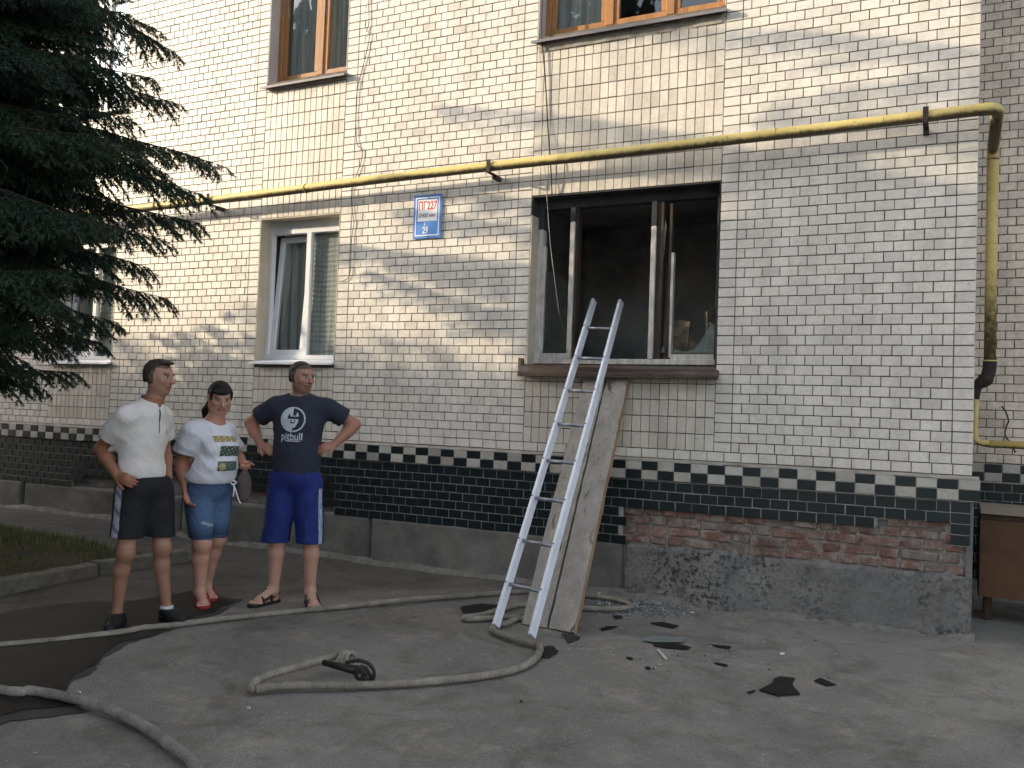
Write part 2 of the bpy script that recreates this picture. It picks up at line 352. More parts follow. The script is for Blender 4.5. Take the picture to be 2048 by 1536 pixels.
# ---------------------------------------------------------------- the building
H, V = .13, .074
L0 = 1.17
OPEN = [(-3.245, -1.63, 1.82, 3.26), (-3.245, -1.63, 4.64, 6.1), (-6.25, -5.26, 1.83, 3.26), (-6.25, -5.26, 4.64, 6.1),
        (-9.31, -8.30, 1.81, 3.26), (-9.31, -8.30, 4.64, 6.1)]
bld = empty('apartment_building', (0, 0, 0), label='tiled apartment block with cream wall tiles, checkered band and dark green plinth', cat='building')
def slab(name, x0, x1, y0, y1, z0, z1, opens, mat):
    xs_ = sorted({x0, x1, *[o[0] for o in opens], *[o[1] for o in opens]}); zs_ = sorted({z0, z1, *[o[2] for o in opens], *[o[3] for o in opens]})
    mb = MB(); B = {}
    def vid(x, y, z):
        k = (x, y, z)
        if k not in B: B[k] = len(mb.v); mb.v.append(k); mb.t.append(1.)
        return B[k]
    solid = lambda i, j: 0 <= i < len(xs_)-1 and 0 <= j < len(zs_)-1 and not any(o[0]-1e-6 <= xs_[i] and xs_[i+1] <= o[1]+1e-6 and o[2]-1e-6 <= zs_[j] and zs_[j+1] <= o[3]+1e-6 for o in opens)
    for i in range(len(xs_)-1):
        for j in range(len(zs_)-1):
            if not solid(i, j): continue
            a, b, c, d = xs_[i], xs_[i+1], zs_[j], zs_[j+1]
            mb.f.append((vid(a,y0,c), vid(b,y0,c), vid(b,y0,d), vid(a,y0,d))); mb.f.append((vid(b,y1,c), vid(a,y1,c), vid(a,y1,d), vid(b,y1,d)))
            if not solid(i-1, j): mb.f.append((vid(a,y1,c), vid(a,y0,c), vid(a,y0,d), vid(a,y1,d)))
            if not solid(i+1, j): mb.f.append((vid(b,y0,c), vid(b,y1,c), vid(b,y1,d), vid(b,y0,d)))
            if not solid(i, j-1): mb.f.append((vid(a,y1,c), vid(b,y1,c), vid(b,y0,c), vid(a,y0,c)))
            if not solid(i, j+1): mb.f.append((vid(a,y0,d), vid(b,y0,d), vid(b,y1,d), vid(a,y1,d)))
    return mb.obj(name, mat, bld)
slab('wall', -14, .1215, .0075, .36, 1.08, 9., OPEN, M_mortar)
MB().box(-14, .1235, .012, .36, -.3, 1.08).obj('wall_base', M_mortar2, bld)
MB().box(-.18, .1215, .36, 1.712, -.3, 9.).obj('side_wall', M_mortar, bld)
YR = 1.70
MB().box(.1215, 5., YR+.0075, YR+.3, -.3, 9.).obj('recessed_wall', M_mortar, bld)

# tiles: (kind, xc, zc, w, h, y)
def tile_proto(w, h, dep=.009, bv=.0022):
    x, z = w/2, h/2; v = []
    for (yy, ins) in ((dep, 0), (bv, 0), (0, bv)):
        v += [(-x+ins, yy, -z+ins), (x-ins, yy, -z+ins), (x-ins, yy, z-ins), (-x+ins, yy, z-ins)]
    f = []
    for r in (0, 4):
        for k in range(4):
            a, b = r+k, r+(k+1) % 4; f.append((a, b, b+4, a+4))
    f.append((8, 9, 10, 11)); return v, f
cache = {}
def proto(w, h, mat, nm):
    k = (round(w, 3), round(h, 3), mat.name)
    if k not in cache:
        v, f = tile_proto(w, h); cache[k] = mesh(nm, v, f, mat)
    return cache[k]
def px_of(x, y, z):
    d = np.array([x, y, z])-CP; zz = d@_F; return 1024+FPX*(d@_R2)/zz, 768-FPX*(d@_U2)/zz, zz
def build_tiles(name, T, mi, ms, lim=300, depth_y=0., face=None):
    vis = []
    for i, t in enumerate(T):
        u, v, zz = px_of(t[0], t[4], t[1]); inv = -20 < u < 2068 and -20 < v < 1556
        vis.append((zz if inv else 1e6+zz, i))
    vis.sort(); ind = {i for d, i in vis[:lim] if d < 1e5}
    mb_v = []; mb_f = []; tint = []
    for i, (xc, zc, w, h, y) in enumerate(T):
        ox, oz = rng.normal(0, .0006, 2); oz += .0016*math.sin(xc*1.7+zc*2.3)+.0010*math.sin(xc*4.1-zc*1.1); rx, rz, ry = rng.normal(0, .0055), rng.normal(0, .005), rng.normal(0, .0035)
        oy = rng.normal(0, .0006)
        if i in ind:
            o = link(name, proto(round(w, 3), round(h, 3), mi, name), bld, (xc+ox, y+oy, zc+oz)); o.rotation_euler = (rx, ry, rz)
        else:
            v, f = tile_proto(w, h); v = np.array(v); n = len(mb_v)*12
            q = v.copy(); q[:, 0] += -ry*0; q[:, 1] += rx*v[:, 2]+rz*v[:, 0]; q[:, 2] += ry*v[:, 0]
            mb_v.append(q+[xc+ox, y+oy, zc+oz]); mb_f.append(np.array(f)+n); tint.append(np.full(12, rng.random()))
    if mb_v:
        link(name+'s_joined', mesh(name, np.concatenate(mb_v), np.concatenate(mb_f), ms, tint=np.concatenate(tint)), bld, kind='stuff')
J = .0068
def row_run(T, x0, x1, zc, h, y, start, P=H):
    x = x0; first = start
    while x < x1 - 1e-4:
        w = first if first else P; first = 0
        e = min(x+w, x1)
        if x1-e < .035: e = x1
        if e-x > .02: T.append(((x+e)/2, zc, e-x-J, h-J, y))
        x = e
def hit(o, x0, x1, z0, z1): return x0 < o[1]-.004 and x1 > o[0]+.004 and z0 < o[3]-.002 and z1 > o[2]+.002
XA, XB, WR, WL, XC, XD, SR, SL, XE, LR, LL = 0., -1.498, -1.63, -3.245, -3.375, -5.13, -5.26, -6.25, -6.38, -8.30, -9.31
FT, UT = [], []
fields = [(XB, XA), (XD, XC), (LR+.13, XE), (-13.9, LL-.13)]
quoins = [(XA, .13), (WR, XB), (XC, WL), (XD-.13, XD), (XE, SL), (LR, LR+.13), (LL-.13, LL)]
k = 0
while L0 + k*V < 6.3:
    zc = L0+(k+.5)*V
    for q0, q1 in quoins: FT.append(((q0+q1)/2, zc, q1-q0-J, V-J, 0.))
    for f0, f1 in fields: row_run(FT, f0, f1, zc, V, 0., 0 if k % 2 else H*(.5+rng.normal(0, .03)))
    k += 1
for p0, p1, n in ((WL, WR, 22), (SL, SR, 14), (LL, LR, 14)):
    pw = (p1-p0)/n
    def pan(z0, z1, fromtop=False):
        h = .1285; z = z0
        if not fromtop:
            rows = []
            while z < z1-.01: rows.append((z, min(z+h, z1))); z += h
        else:
            rows = []; z = z1
            while z > z0+.01: rows.append((max(z-h, z0), z)); z -= h
        for a, b in rows:
            if b-a < .03: continue
            for i in range(n): UT.append((p0+(i+.5)*pw, (a+b)/2, pw-J*.8, b-a-J, 0.))
    pan(L0, 1.775); pan(3.262, 4.585)
HT = []; row_run(HT, -13.9, .13, L0-V/2, V, 0., 0)
FT += [t for t in HT]
FT = [t for t in FT if not (t[0]-t[2]/2 > WL-.02 and t[0]+t[2]/2 < WR+.02 and t[1] > L0 and abs(t[0]-(WL+WR)/2) < .7)]
build_tiles('facing_tile', FT, M_tile_i, M_tile_s)
build_tiles('upright_tile', UT, M_up_i, M_up_s)
# side wall tiles of the bay, seen only from a step to the right
st = []; v0, f0 = tile_proto(H-J, V-J); v0 = np.array(v0); R90 = v0[:, [1, 0, 2]]*[-1, 1, 1]
sv, sf, stn = [], [], []
k = 0
while L0+k*V < 6.3:
    y = .02+(.065 if k % 2 else 0)
    while y+H < YR:
        sf.append(np.array(f0)+len(sv)*12); sv.append(R90+[.1305, y+H/2, L0+(k+.5)*V]); stn.append(np.full(12, rng.random())); y += H
    k += 1
link('side_tiles_joined', mesh('side_tile', np.concatenate(sv), np.concatenate(sf), M_tile_s, tint=np.concatenate(stn)), bld, kind='stuff')
# recessed wall
RT = []; k = 0; LR0 = L0+.045
while LR0+k*V < 6.3:
    zc = LR0+(k+.5)*V
    row_run(RT, .13, .545, zc, V, YR, 0 if k % 2 else H/2, H); RT.append((.545+H/2, zc, H-J, V-J, YR)); row_run(RT, .675, 3., zc, V, YR, 0 if k % 2 else H/2, H); k += 1
for k in (1,): row_run(RT, .13, 3., LR0-k*V+V/2, V, YR, 0, H)
build_tiles('recess_tile', RT, M_rec_i, M_rec_s)

# ledge, checkered band
CW, CK = [], []
def checker(x_right, x_left, z1, y, cw, ck, pitch=.131, n0=0, par=0):
    i = 0; x = x_right
    while x > x_left:
        for r in (0, 1):
            zc = z1-.0365-r*.0735; t = (x-pitch/2, zc, pitch-.005, .069, y)
            (cw if (i+r+par) % 2 == 0 else ck).append(t)
        x -= pitch; i += 1
PB = -.055
checker(.178, -13.8, 1.075, PB, CW, CK)
mb = MB(); x = .17
while x > -13.8:
    e = x-.131; a, b = rng.normal(0, .003, 2)
    mb.add([(e,-.001,1.094),(x,-.001,1.094),(x,PB-.002+a,1.076+b),(e,PB-.002+a,1.076+b),(e,.01,1.07),(x,.01,1.07),(x,PB,1.068),(e,PB,1.068)], [(0,1,2,3),(3,2,6,7),(4,7,6,5),(0,3,7,4),(1,5,6,2)]); x = e
mb.obj('sloped_ledge', M_cement, bld)
MB().box(-14, .172, PB+.0065, .012, .925, 1.074).obj('band_backing', M_mortar2, bld)
MB().box(.13, 3., YR-.045, YR+.01, .975, LR0-V-.006).obj('band_backing', M_mortar2, bld)
CWr, CKr = [], []
checker(3.0, .14, LR0-V-.008, YR-.053, CWr, CKr, n0=0, par=1)
M_wtc = [tile_mat('white_band_tile', (.50, .48, .43), (.42, .40, .35), (.33, .31, .27), b_, dirt=.45) for b_ in (True, False)]
build_tiles('white_band_tile', CW+CWr, *M_wtc); build_tiles('black_band_tile', CK+CKr, M_dk_i, M_dk_s)
# dark plinth tiles: rows hang down from z=.918, lost in places
def rows_at(x, r):
    if x > .0: return r < 4
    if x > -.47: return r < 2 or (r == 1 and x < -.2)
    if x > -2.32: return r < 3
    if x > -5.15: return r < 7
    if x > -5.5: return r < 6
    if x > -6.5: return r < 5
    if x > -8.0: return r < 4
    if x > -8.55: return r < 5
    if x > -8.8: return r < 6
    return r < 7
DT = []; PDK = -.038
for r in range(7):
    zc = .918-(r+.5)*V; T = []; row_run(T, -13.8, 0, zc, V, PDK, 0 if r % 2 else H/2); T.append((.062, zc, .118, V-J, PDK))
    DT += [t for t in T if rows_at(t[0], r)]
build_tiles('plinth_tile', DT, M_dk_i, M_dk_s)
MB().box(-14, -.47, PDK+.0065, .012, .70, .918).obj('plinth_backing', M_mortar2, bld); MB().box(-.47, .118, PDK+.0065, .0119, .772, .918).obj('plinth_backing', M_mortar2, bld); MB().box(.002, .117, PDK+.0065, .0118, .62, .772).obj('plinth_backing', M_mortar2, bld)
MB().box(-5.16, -2.33, PDK+.0065, .012, .41, .70).obj('plinth_backing', M_mortar2, bld)
MB().box(-14, -8.8, PDK+.0065, .012, .41, .70).obj('plinth_backing', M_mortar2, bld)
RDT = []
for r in range(11): row_run(RDT, .13, 3., .975-(r+.5)*V, V, YR-.03, 0 if r % 2 else H/2)
build_tiles('plinth_tile', RDT, M_dk_i, M_dk_s, lim=60)
MB().box(.1215, 3., YR-.0235, YR+.01, .0, .975).obj('plinth_backing', M_mortar2, bld)
# exposed red bricks, each irregular
def lump(w, h, d, seed, seg=1):
    r = np.random.default_rng(seed); bm = bmesh.new(); bmesh.ops.create_cube(bm, size=1)
    for v in bm.verts: v.co = Vector((v.co.x*w, v.co.y*d, v.co.z*h))
    bmesh.ops.bevel(bm, geom=bm.edges[:], offset=min(w, h)*.14, segments=1, affect='EDGES')
    for v in bm.verts: v.co += Vector(r.normal(0, .0035, 3))
    me = bpy.data.meshes.new('brick'); bm.to_mesh(me); bm.free(); me.materials.append(M_brick); return me
bl = [lump(.122, .062, .07, s) for s in range(8)] + [lump(.238, .062, .07, s+20) for s in range(5)]
def bricks(x0, x1, z0, rows, y, skip=0.):
    for r in range(rows):
        x = x1 - (.03 if r % 2 else 0)
        while x > x0:
            lng = rng.random() < .28; w = .25 if lng else .134
            if rng.random() > skip:
                o = link('brick', bl[rng.integers(8, 13)] if lng else bl[rng.integers(0, 8)], bld, (x-w/2, y+.035+rng.normal(0, .004), z0+(r+.5)*.073+rng.normal(0, .003)))
                o.rotation_euler = rng.normal(0, .025, 3)
            x -= w
bricks(-2.33, .10, .42, 4, -.012); bricks(-.47, -.02, .712, 1, -.004, .2)
bricks(-8.7, -5.2, .42, 2, -.004, .55); bricks(-5.5, -5.16, .42, 1, .0); bricks(-8., -6.6, .566, 1, -.004, .45)
def rough_sheet(name, x0, x1, z0, z1, y, amp, mat, res=.014, fx=None, seed=0, side=True, jag=0.):
    nx, nz = max(2, int((x1-x0)/res)), max(2, int((z1-z0)/res)); X, Z = np.meshgrid(np.linspace(x0, x1, nx), np.linspace(z0, z1, nz))
    r = np.random.default_rng(seed); Yd = np.zeros_like(X)
    for o in range(7):
        fq = 5*1.7**o
        for _ in range(4):
            th = r.random()*PI; Yd += np.sin(fq*(X*np.cos(th)+Z*np.sin(th))+r.random()*7+1.5*np.sin(fq*.37*X+r.random()*6))/(1.55**o)/4
    Yd = y - amp*Yd - amp*.3
    if jag: Z = Z + jag*((Z-z0)/(z1-z0))**4*(np.sin(X*9+seed)+np.sin(X*23+1)*.6+np.sin(X*51+2)*.4)
    ed = np.minimum(np.minimum(X-x0, x1-X)/.025, (z1-Z)/.03).clip(0, 1)
    Yd = Yd + (1-ed)**2*.04
    Vv = np.stack([X.ravel(), Yd.ravel(), Z.ravel()], 1); i = (np.arange(nz-1)[:, None]*nx+np.arange(nx-1)[None]).ravel()
    return link(name, mesh(name, Vv, np.stack([i, i+1, i+nx+1, i+nx], 1), mat, smooth=True), bld)
rough_sheet('brick_mortar', -2.34, .118, .40, .72, .012, .006, M_cement, seed=1)
rough_sheet('brick_mortar', -.47, -.01, .69, .772, .004, .006, M_plinth, seed=5)
rough_sheet('brick_mortar', -8.82, -5.14, .40, .60, .0, .012, M_plinth, seed=2)
for x0, x1, mt, am, sd in ((-2.30, .135, M_conc, .024, 3), (-4.735, -2.32, M_plinth, .008, 4), (-7.1, -4.755, M_plinth, .008, 6), (-9.6, -7.12, M_plinth, .009, 7), (-13.9, -9.62, M_plinth, .009, 8)):
    rough_sheet('plinth_block', x0, x1, -.05, .425, -.036, am, mt, seed=sd, jag=.012 if mt is M_conc else .0)
# right return of the plinth, chipped
def return_face(name, y0, y1, z0, z1, x, mat, seed):
    o = rough_sheet(name, y0, y1, z0, z1, 0, .008, mat, seed=seed)
    me = o.data; n = len(me.vertices); a = np.zeros(n*3); me.vertices.foreach_get('co', a); a = a.reshape(n, 3)
    b = np.stack([x-a[:, 1], a[:, 0], a[:, 2]], 1); me.vertices.foreach_set('co', b.ravel()); me.flip_normals(); me.update()
return_face('plinth_return', -.03, YR, -.05, .93, .135, M_plinth, 9)
# mortar fillet where wall meets the asphalt
mb = MB(); P = [(-.0, 0.)]
xs_ = np.linspace(-13.8, .16, 160); n0 = 0
for x in xs_:
    w = .035+.012*math.sin(x*9)+.009*math.sin(x*23); hh = .03+.006*math.sin(x*13+1); g_ = float(gh(np.array(x), np.array(-.06)))
    mb.v += [(x, -.03, g_+hh+.02), (x, -.03-w*.6, g_+hh), (x, -.04-w, g_-.01)]; mb.t += [1]*3
for i in range(len(xs_)-1):
    for j in (0, 1): a = i*3+j; mb.f.append((a, a+3, a+4, a+1))
mb.obj('mortar_fillet', M_fillet, None, smooth=True, kind='structure')

# ---------------------------------------------------------------- windows
def bx(mb, x0, x1, y0, y1, z0, z1): return mb.box(x0, x1, y0, y1, z0, z1)
def frame_ring(mb, x0, x1, z0, z1, w, y0, y1):
    mb.box(x0, x1, y0, y1, z0, z0+w); mb.box(x0, x1, y0, y1, z1-w, z1); mb.box(x0, x0+w, y0, y1, z0+w, z1-w); mb.box(x1-w, x1, y0, y1, z0+w, z1-w)
def reveal(win, o, mat, dep=.2, bev=0):
    x0, x1, z0, z1 = o; mb = MB()
    mb.box(x0, x0+.010, -.001, dep, z0, z1); mb.box(x1-.010, x1, -.001, dep, z0, z1); mb.box(x0+.010, x1-.010, -.001, dep, z1-.010, z1)
    mb.obj('reveal', mat, win)
def room(win, o, mat, dep=2.2, y0=.36, cur=None):
    x0, x1, z0, z1 = o; mb = MB(); a = .6
    X0, X1, Y0, Y1, Z0, Z1 = x0-a, x1+a, y0, y0+dep, z0-.8, z1+.3
    mb.add([(X0,Y0,Z0),(X1,Y0,Z0),(X1,Y1,Z0),(X0,Y1,Z0),(X0,Y0,Z1),(X1,Y0,Z1),(X1,Y1,Z1),(X0,Y1,Z1)], [(0,1,2,3),(4,7,6,5),(1,5,6,2),(2,6,7,3),(3,7,4,0)])
    mb.obj('room', mat, win)
    if cur is not None:
        n = 60; xs_ = np.linspace(x0, x1, n); mb = MB()
        for x in xs_: y = .33+.02*math.sin(x*60)+.008*math.sin(x*131); mb.v += [(x, y, z0), (x, y, z1)]; mb.t += [1, 1]
        for i in range(n-1): mb.f.append((2*i, 2*i+2, 2*i+3, 2*i+1))
        c = mb.obj('curtain', cur, win, smooth=True)
def pvc_window(o, tilt=True, label=None, sillmat=M_white):
    win = empty('window', parent=bld, label=label); x0, x1, z0, z1 = o[0]+.010, o[1]-.010, o[2], o[3]-.010
    reveal(win, o, M_reveal_c); room(win, o, M_room)
    mb = MB(); zz = z0+.03; frame_ring(mb, x0, x1, zz, z1, .045, .13, .19); xm = x0+(x1-x0)*.52; mb.box(xm-.03, xm+.03, .132, .188, zz+.045, z1-.045)
    mb.box(x0, x1, .131, .187, z1-.13, z1-.045)
    mb.obj('frame', M_pvc, win, bev=.004)
    mb = MB(); frame_ring(mb, 0, xm-.03-x0-.045, 0, z1-.13-zz-.045, .055, 0, .05); s_ = mb.obj('sash', M_pvc, win, bev=.004)
    s_.location = (x0+.045, .125, zz+.045); s_.rotation_euler = (0, 0, 0)
    if tilt: s_.rotation_euler = (math.radians(-4.5), 0, 0); s_.location.y = .15
    g = mesh('pane', [(.05,.02,.05),(xm-.03-x0-.095,.02,.05),(xm-.03-x0-.095,.02,z1-.13-zz-.095),(.05,.02,z1-.13-zz-.095)], [(0,1,2,3)], M_glass)
    p = link('pane', g, win); p.location = s_.location; p.rotation_euler = s_.rotation_euler
    link('pane', mesh('pane', [(xm+.03,.16,zz+.045),(x1-.045,.16,zz+.045),(x1-.045,.16,z1-.13),(xm+.03,.16,z1-.13)], [(0,1,2,3)], M_glass), win)
    mb = MB(); n = 26
    for i in range(2*n+1):
        z = z1-.10-i*(z1-zz-.1)/(2*n); y = .205+(.007 if i % 2 else 0); mb.v += [(xm-.02, y, z), (x1-.0, y, z)]; mb.t += [1, 1]
        if i: mb.f.append((2*i-2, 2*i-1, 2*i+1, 2*i))
    mb.obj('blind', M_curtain, win)
    n = 30; xs_ = np.linspace(x0+.03, xm-.1, n); mb = MB()
    for x in xs_: y = .34+.02*math.sin(x*55); mb.v += [(x, y, z0), (x, y, z1)]; mb.t += [1, 1]
    for i in range(n-1): mb.f.append((2*i, 2*i+2, 2*i+3, 2*i+1))
    mb.obj('curtain', M_curtain, win, smooth=True)
    mb = MB(); mb.add([(x0-.035,-.06,z0-.012),(x1+.012,-.06,z0-.012),(x1+.0,.131,z0+.03),(x0,.131,z0+.03),(x0-.035,-.06,z0-.03),(x1+.012,-.06,z0-.03),(x1+.0,.131,z0+.0),(x0,.131,z0+.0)],
        [(0,1,2,3),(4,7,6,5),(0,4,5,1),(1,5,6,2),(2,6,7,3),(3,7,4,0)]); mb.obj('sill', sillmat, win)
    return win
pvc_window(OPEN[2], label='white plastic window with one sash tilted open behind a white sill')
pvc_window(OPEN[4], label='white plastic window half hidden behind the spruce branches')
w_ = pvc_window(OPEN[5], tilt=False, label='upper white plastic window at the left beside the spruce top')
def wood_window(o, bays, vent, label):
    win = empty('window', parent=bld, label=label); reveal(win, o, M_reveal); room(win, o, M_room, cur=None)
    x0, x1, z0, z1 = o[0]+.010, o[1]-.010, o[2]+.012, o[3]-.010; mb = MB(); frame_ring(mb, x0, x1, z0, z1, .05, .13, .2)
    for b in bays[1:-1]: xm = x0+(x1-x0)*b; mb.box(xm-.035, xm+.035, .128, .198, z0+.05, z1-.05)
    mb.obj('frame', M_brownframe, win, bev=.004)
    for i in range(len(bays)-1):
        a = x0+(x1-x0)*bays[i]+(.05 if i == 0 else .035); b = x0+(x1-x0)*bays[i+1]-(.05 if i == len(bays)-2 else .035)
        mb = MB(); frame_ring(mb, a, b, z0+.05, z1-.05, .045, .142, .185); mb.obj('sash', M_brownframe, win, bev=.003)
        link('pane', mesh('pane', [(a+.045,.165,z0+.095),(b-.045,.165,z0+.095),(b-.045,.165,z1-.095),(a+.045,.165,z1-.095)], [(0,1,2,3)], M_glass), win)
    n = 90; xs_ = np.linspace(x0, x1, n); mb = MB()
    for x in xs_: y = .30+.02*math.sin(x*50)+.01*math.sin(x*113); mb.v += [(x, y, z0), (x, y, z1)]; mb.t += [1, 1]
    for i in range(n-1):
        if vent and not (xs_[i] < x0+(x1-x0)*.3 or i > n*.93): continue
        mb.f.append((2*i, 2*i+2, 2*i+3, 2*i+1))
    mb.obj('curtain', M_curtain, win, smooth=True)
    mb = MB(); zt = o[2]; mb.add([(o[0]-.03,-.07,zt-.055),(o[1]+.02,-.07,zt-.055),(o[1]-.01,.131,zt+.012),(o[0]+.01,.131,zt+.012),(o[0]-.03,-.07,zt-.078),(o[1]+.02,-.07,zt-.078),(o[1]-.01,.131,zt-.01),(o[0]+.01,.131,zt-.01)],
        [(0,1,2,3),(4,7,6,5),(0,4,5,1),(1,5,6,2),(2,6,7,3),(3,7,4,0)]); mb.obj('sill', M_greysill, win)
    return win
wood_window(OPEN[3], (0, .56, 1), False, 'narrow upper window with brown wooden frame and grey sill')
wood_window(OPEN[1], (0, .37, .70, 1), True, 'wide upper window with brown wooden frame and three panes')
rough = rough_sheet('crumbling_render', WL, WR, 4.50, 4.60, -.004, .010, M_cement, seed=12)
# the burnt window
o = OPEN[0]; win = empty('window', parent=bld, label='wide burnt-out window with broken glass and sooty frames')
mb = MB(); mb.box(o[0], o[0]+.012, -.001, .2, o[2], o[3]-.16); mb.obj('reveal', M_reveal_c, win)
mb = MB(); mb.box(o[0], o[0]+.011, .0, .2, o[3]-.16, o[3]); mb.box(o[0]+.011, o[1]-.011, .0, .2, o[3]-.011, o[3]); mb.box(o[1]-.011, o[1], .0, .2, o[2], o[3]); mb.obj('sooty_reveal', M_black, win)
room(win, o, M_sootroom, dep=2.4)
x0, x1, z0, z1 = o[0]+.012, o[1]-.011, o[2]+.02, o[3]-.011
mb = MB(); mb.box(x0, x1, .125, .2, z0, z0+.045); mb.box(x0, x0+.05, .125, .2, z0+.045, z1-.25); mb.obj('frame', M_oldwhite, win, bev=.004)
mb = MB(); mb.box(x0, x1, .125, .2, z1-.08, z1); mb.box(x0, x0+.05, .126, .2, z1-.25, z1-.08); mb.box(x1-.04, x1, .125, .2, z0+.045, z1-.08); mb.obj('charred_frame', M_black, win, bev=.004)
# mullions: painted outer edge, charred rest
def mull(xa, top, w_=.10):
    mb = MB(); mb.box(xa, xa+.042, .118, .20, z0+.045, top); mb.obj('mullion', M_oldwhite, win, bev=.004)
    mb = MB(); mb.box(xa+.043, xa+w_, .135, .22, z0+.045, z1-.08); mb.obj('charred_mullion', M_charred, win, bev=.004)
    mb = MB(); mb.box(xa, xa+.042, .118, .20, top, z1-.08); mb.obj('charred_mullion', M_black, win)
xl = W(1150, 600, .12)[0]; xr_ = W(1303, 600, .12)[0]
mull(xl-.065, z1-.2, .066); mull(xr_-.02, z1-.28)
# right sash, swung inward a little, with broken panes; left sash with surviving dirty glass
s2 = W(1340, 600, .15)[0]
mb = MB(); mb.box(s2-.02, s2+.0, .15, .21, z0+.06, z1-.1); mb.obj('sash_stile', M_charred, win); mb = MB(); mb.box(s2+.001, s2+.02, .15, .2, z0+.06, z1-.5); mb.obj('sash_stile', M_oldwhite, win)
mb = MB(); mb.box(s2+.02, x1-.04, .13, .18, z0+.03, z0+.085); mb.obj('sash_rail', M_oldwhite, win, bev=.003)
mb = MB(); mb.box(x0+.05, xl-.066, .13, .17, z0+.045, z0+.09); mb.box(x0+.05, x0+.075, .13, .17, z0+.09, z1-.4); mb.obj('sash_rail', M_oldwhite, win, bev=.003)
M_dirtyglass = N('dirty_glass'); M_dirtyglass.col(M_dirtyglass.ramp(M_dirtyglass.noise(4, 6), [(.35, (.03, .035, .03)), (.65, (.10, .105, .09))])).set(.25, spec=.6); M_dirtyglass.b.inputs['Alpha'].default_value = .45; M_dirtyglass = M_dirtyglass.m
zb = 2.62
link('broken_pane', mesh('broken_pane', [(x0+.07,.15,z0+.085),(xl-.066,.15,z0+.085),(xl-.066,.15,zb-.12),(xl-.12,.15,zb-.05),(xl-.2,.15,zb),(x0+.07,.15,zb+.02)], [(0,1,2,3,4,5)], M_dirtyglass), win)
def shard_poly(pts, th=.004, name='broken_pane', mat=M_shardglass, parent=None):
    n = len(pts); V_ = [(a, b, c) for a, b, c in pts]+[(a, b+th, c) for a, b, c in pts]
    return link(name, mesh(name, V_, [tuple(range(n))[::-1], tuple(range(n, 2*n))]+[(i, (i+1) % n, (i+1) % n+n, i+n) for i in range(n)], mat), parent)
P = lambda u, v, y=.16: tuple(W(u, v, y))
shard_poly([P(1383,705), P(1432,705), P(1434,652), P(1420,650), P(1408,672), P(1395,690)], parent=win)
shard_poly([P(1417,648), P(1436,668), P(1437,662), P(1420,643)], parent=win)
shard_poly([P(1340,706), P(1384,706), P(1384,700), P(1365,703), P(1350,699)], parent=win)
shard_poly([P(1322,706), P(1330,706), P(1326,690), P(1330,678)], parent=win)
shard_poly([P(1326,520,.14), P(1329,500,.14), P(1333,450,.14), P(1331,440,.14), P(1327,470,.14)], parent=win)
# brown board sill
mb = MB(); a0 = W(1036, 730, -.13); a1 = W(1437, 735, -.13)
zt = 1.80
mb.add([(a0[0],-.14,zt-.045),(a1[0],-.14,zt-.045),(o[1]+.0,.126,zt+.03),(o[0]-.06,.0,zt+.03),(a0[0],-.14,zt-.085),(a1[0],-.14,zt-.085),(o[1]+.0,.126,zt-.05),(o[0]-.06,.0,zt-.06)],
    [(0,1,2,3),(4,7,6,5),(0,4,5,1),(1,5,6,2),(2,6,7,3),(3,7,4,0)]); mb.obj('sill', M_sillwood, win, bev=.006)
rough_sheet('sill_mortar', o[0]-.09, o[0]+.0, 1.79, 1.90, -.012, .012, M_charred, seed=44)
# burnt debris inside
mb = MB(); rs = np.random.default_rng(5)
M_scrap = simple('scorched_scrap', (.13, .11, .08), .8, .7, 9, bump=.5)
def plate(c, r, rot, th=.01):
    mb = MB()
    mt = Matrix.Rotation(rot[2], 3, 'Z') @ Matrix.Rotation(rot[0], 3, 'X') @ Matrix.Rotation(rot[1], 3, 'Y'); c = Vector(c); vs_ = []
    for z in (-th, th):
        for x, y in ((-1,-.8),(.9,-1),(1,.7),(.1,1),(-.8,.8)): vs_.append(c+mt @ Vector((x*r[0], y*r[1], z)))
    mb.add(vs_, [(4,3,2,1,0),(5,6,7,8,9)]+[(i, (i+1) % 5, (i+1) % 5+5, i+5) for i in range(5)]); mb.obj('scorched_scrap', M_scrap, win)
for c, r, rt in (((-1.98,.42,1.98),(.16,.12),(1.2,.3,.4)), ((-2.08,.5,2.1),(.12,.16),(1.1,-.5,.2)), ((-1.85,.45,1.92),(.14,.08),(1.4,.2,-.3)), ((-2.15,.38,1.92),(.08,.09),(1.,.9,.1)), ((-1.8,.6,2.15),(.1,.2),(1.3,.6,.5)), ((-2.0,.36,1.89),(.2,.05),(.5,.2,.0)), ((-2.5,.45,1.86),(.1,.06),(.8,.2,.6))): plate(c, r, rt)
MB().box(-3.8, -1.1, .34, .75, 1.4, 1.84).obj('inner_ledge', M_charred, win)
# ---------------------------------------------------------------- gas pipe
gp = empty('gas_pipe', (0, 0, 0), label='yellow gas pipe running along the wall and round the corner', cat='pipe')
DP = -.17
pz = lambda x: 3.545+.013*x - .006*max(0, -x-4)*0
def elbow(a, b, c, r, n=8):
    a, b, c = map(np.array, (a, b, c)); d1 = (a-b)/np.linalg.norm(a-b); d2 = (c-b)/np.linalg.norm(c-b); p, q = b+d1*r, b+d2*r
    return [(1-t)**2*p+2*t*(1-t)*b+t*t*q for t in np.linspace(0, 1, n)]
A = (-12, DP, pz(-12)); B = (.235, DP, pz(.235)); C_ = (.24, .75, pz(.235)); D_ = (.245, .75, 1.93)
segs = [np.array((x, DP+.004*math.sin(x*1.7), pz(x)+.006*math.sin(x*1.1))) for x in np.linspace(-12, .1, 40)]
MB().tube(segs + elbow(A, B, C_, .09)[1:], .041, 20).obj('pipe_run', M_pipe, gp, smooth=True)
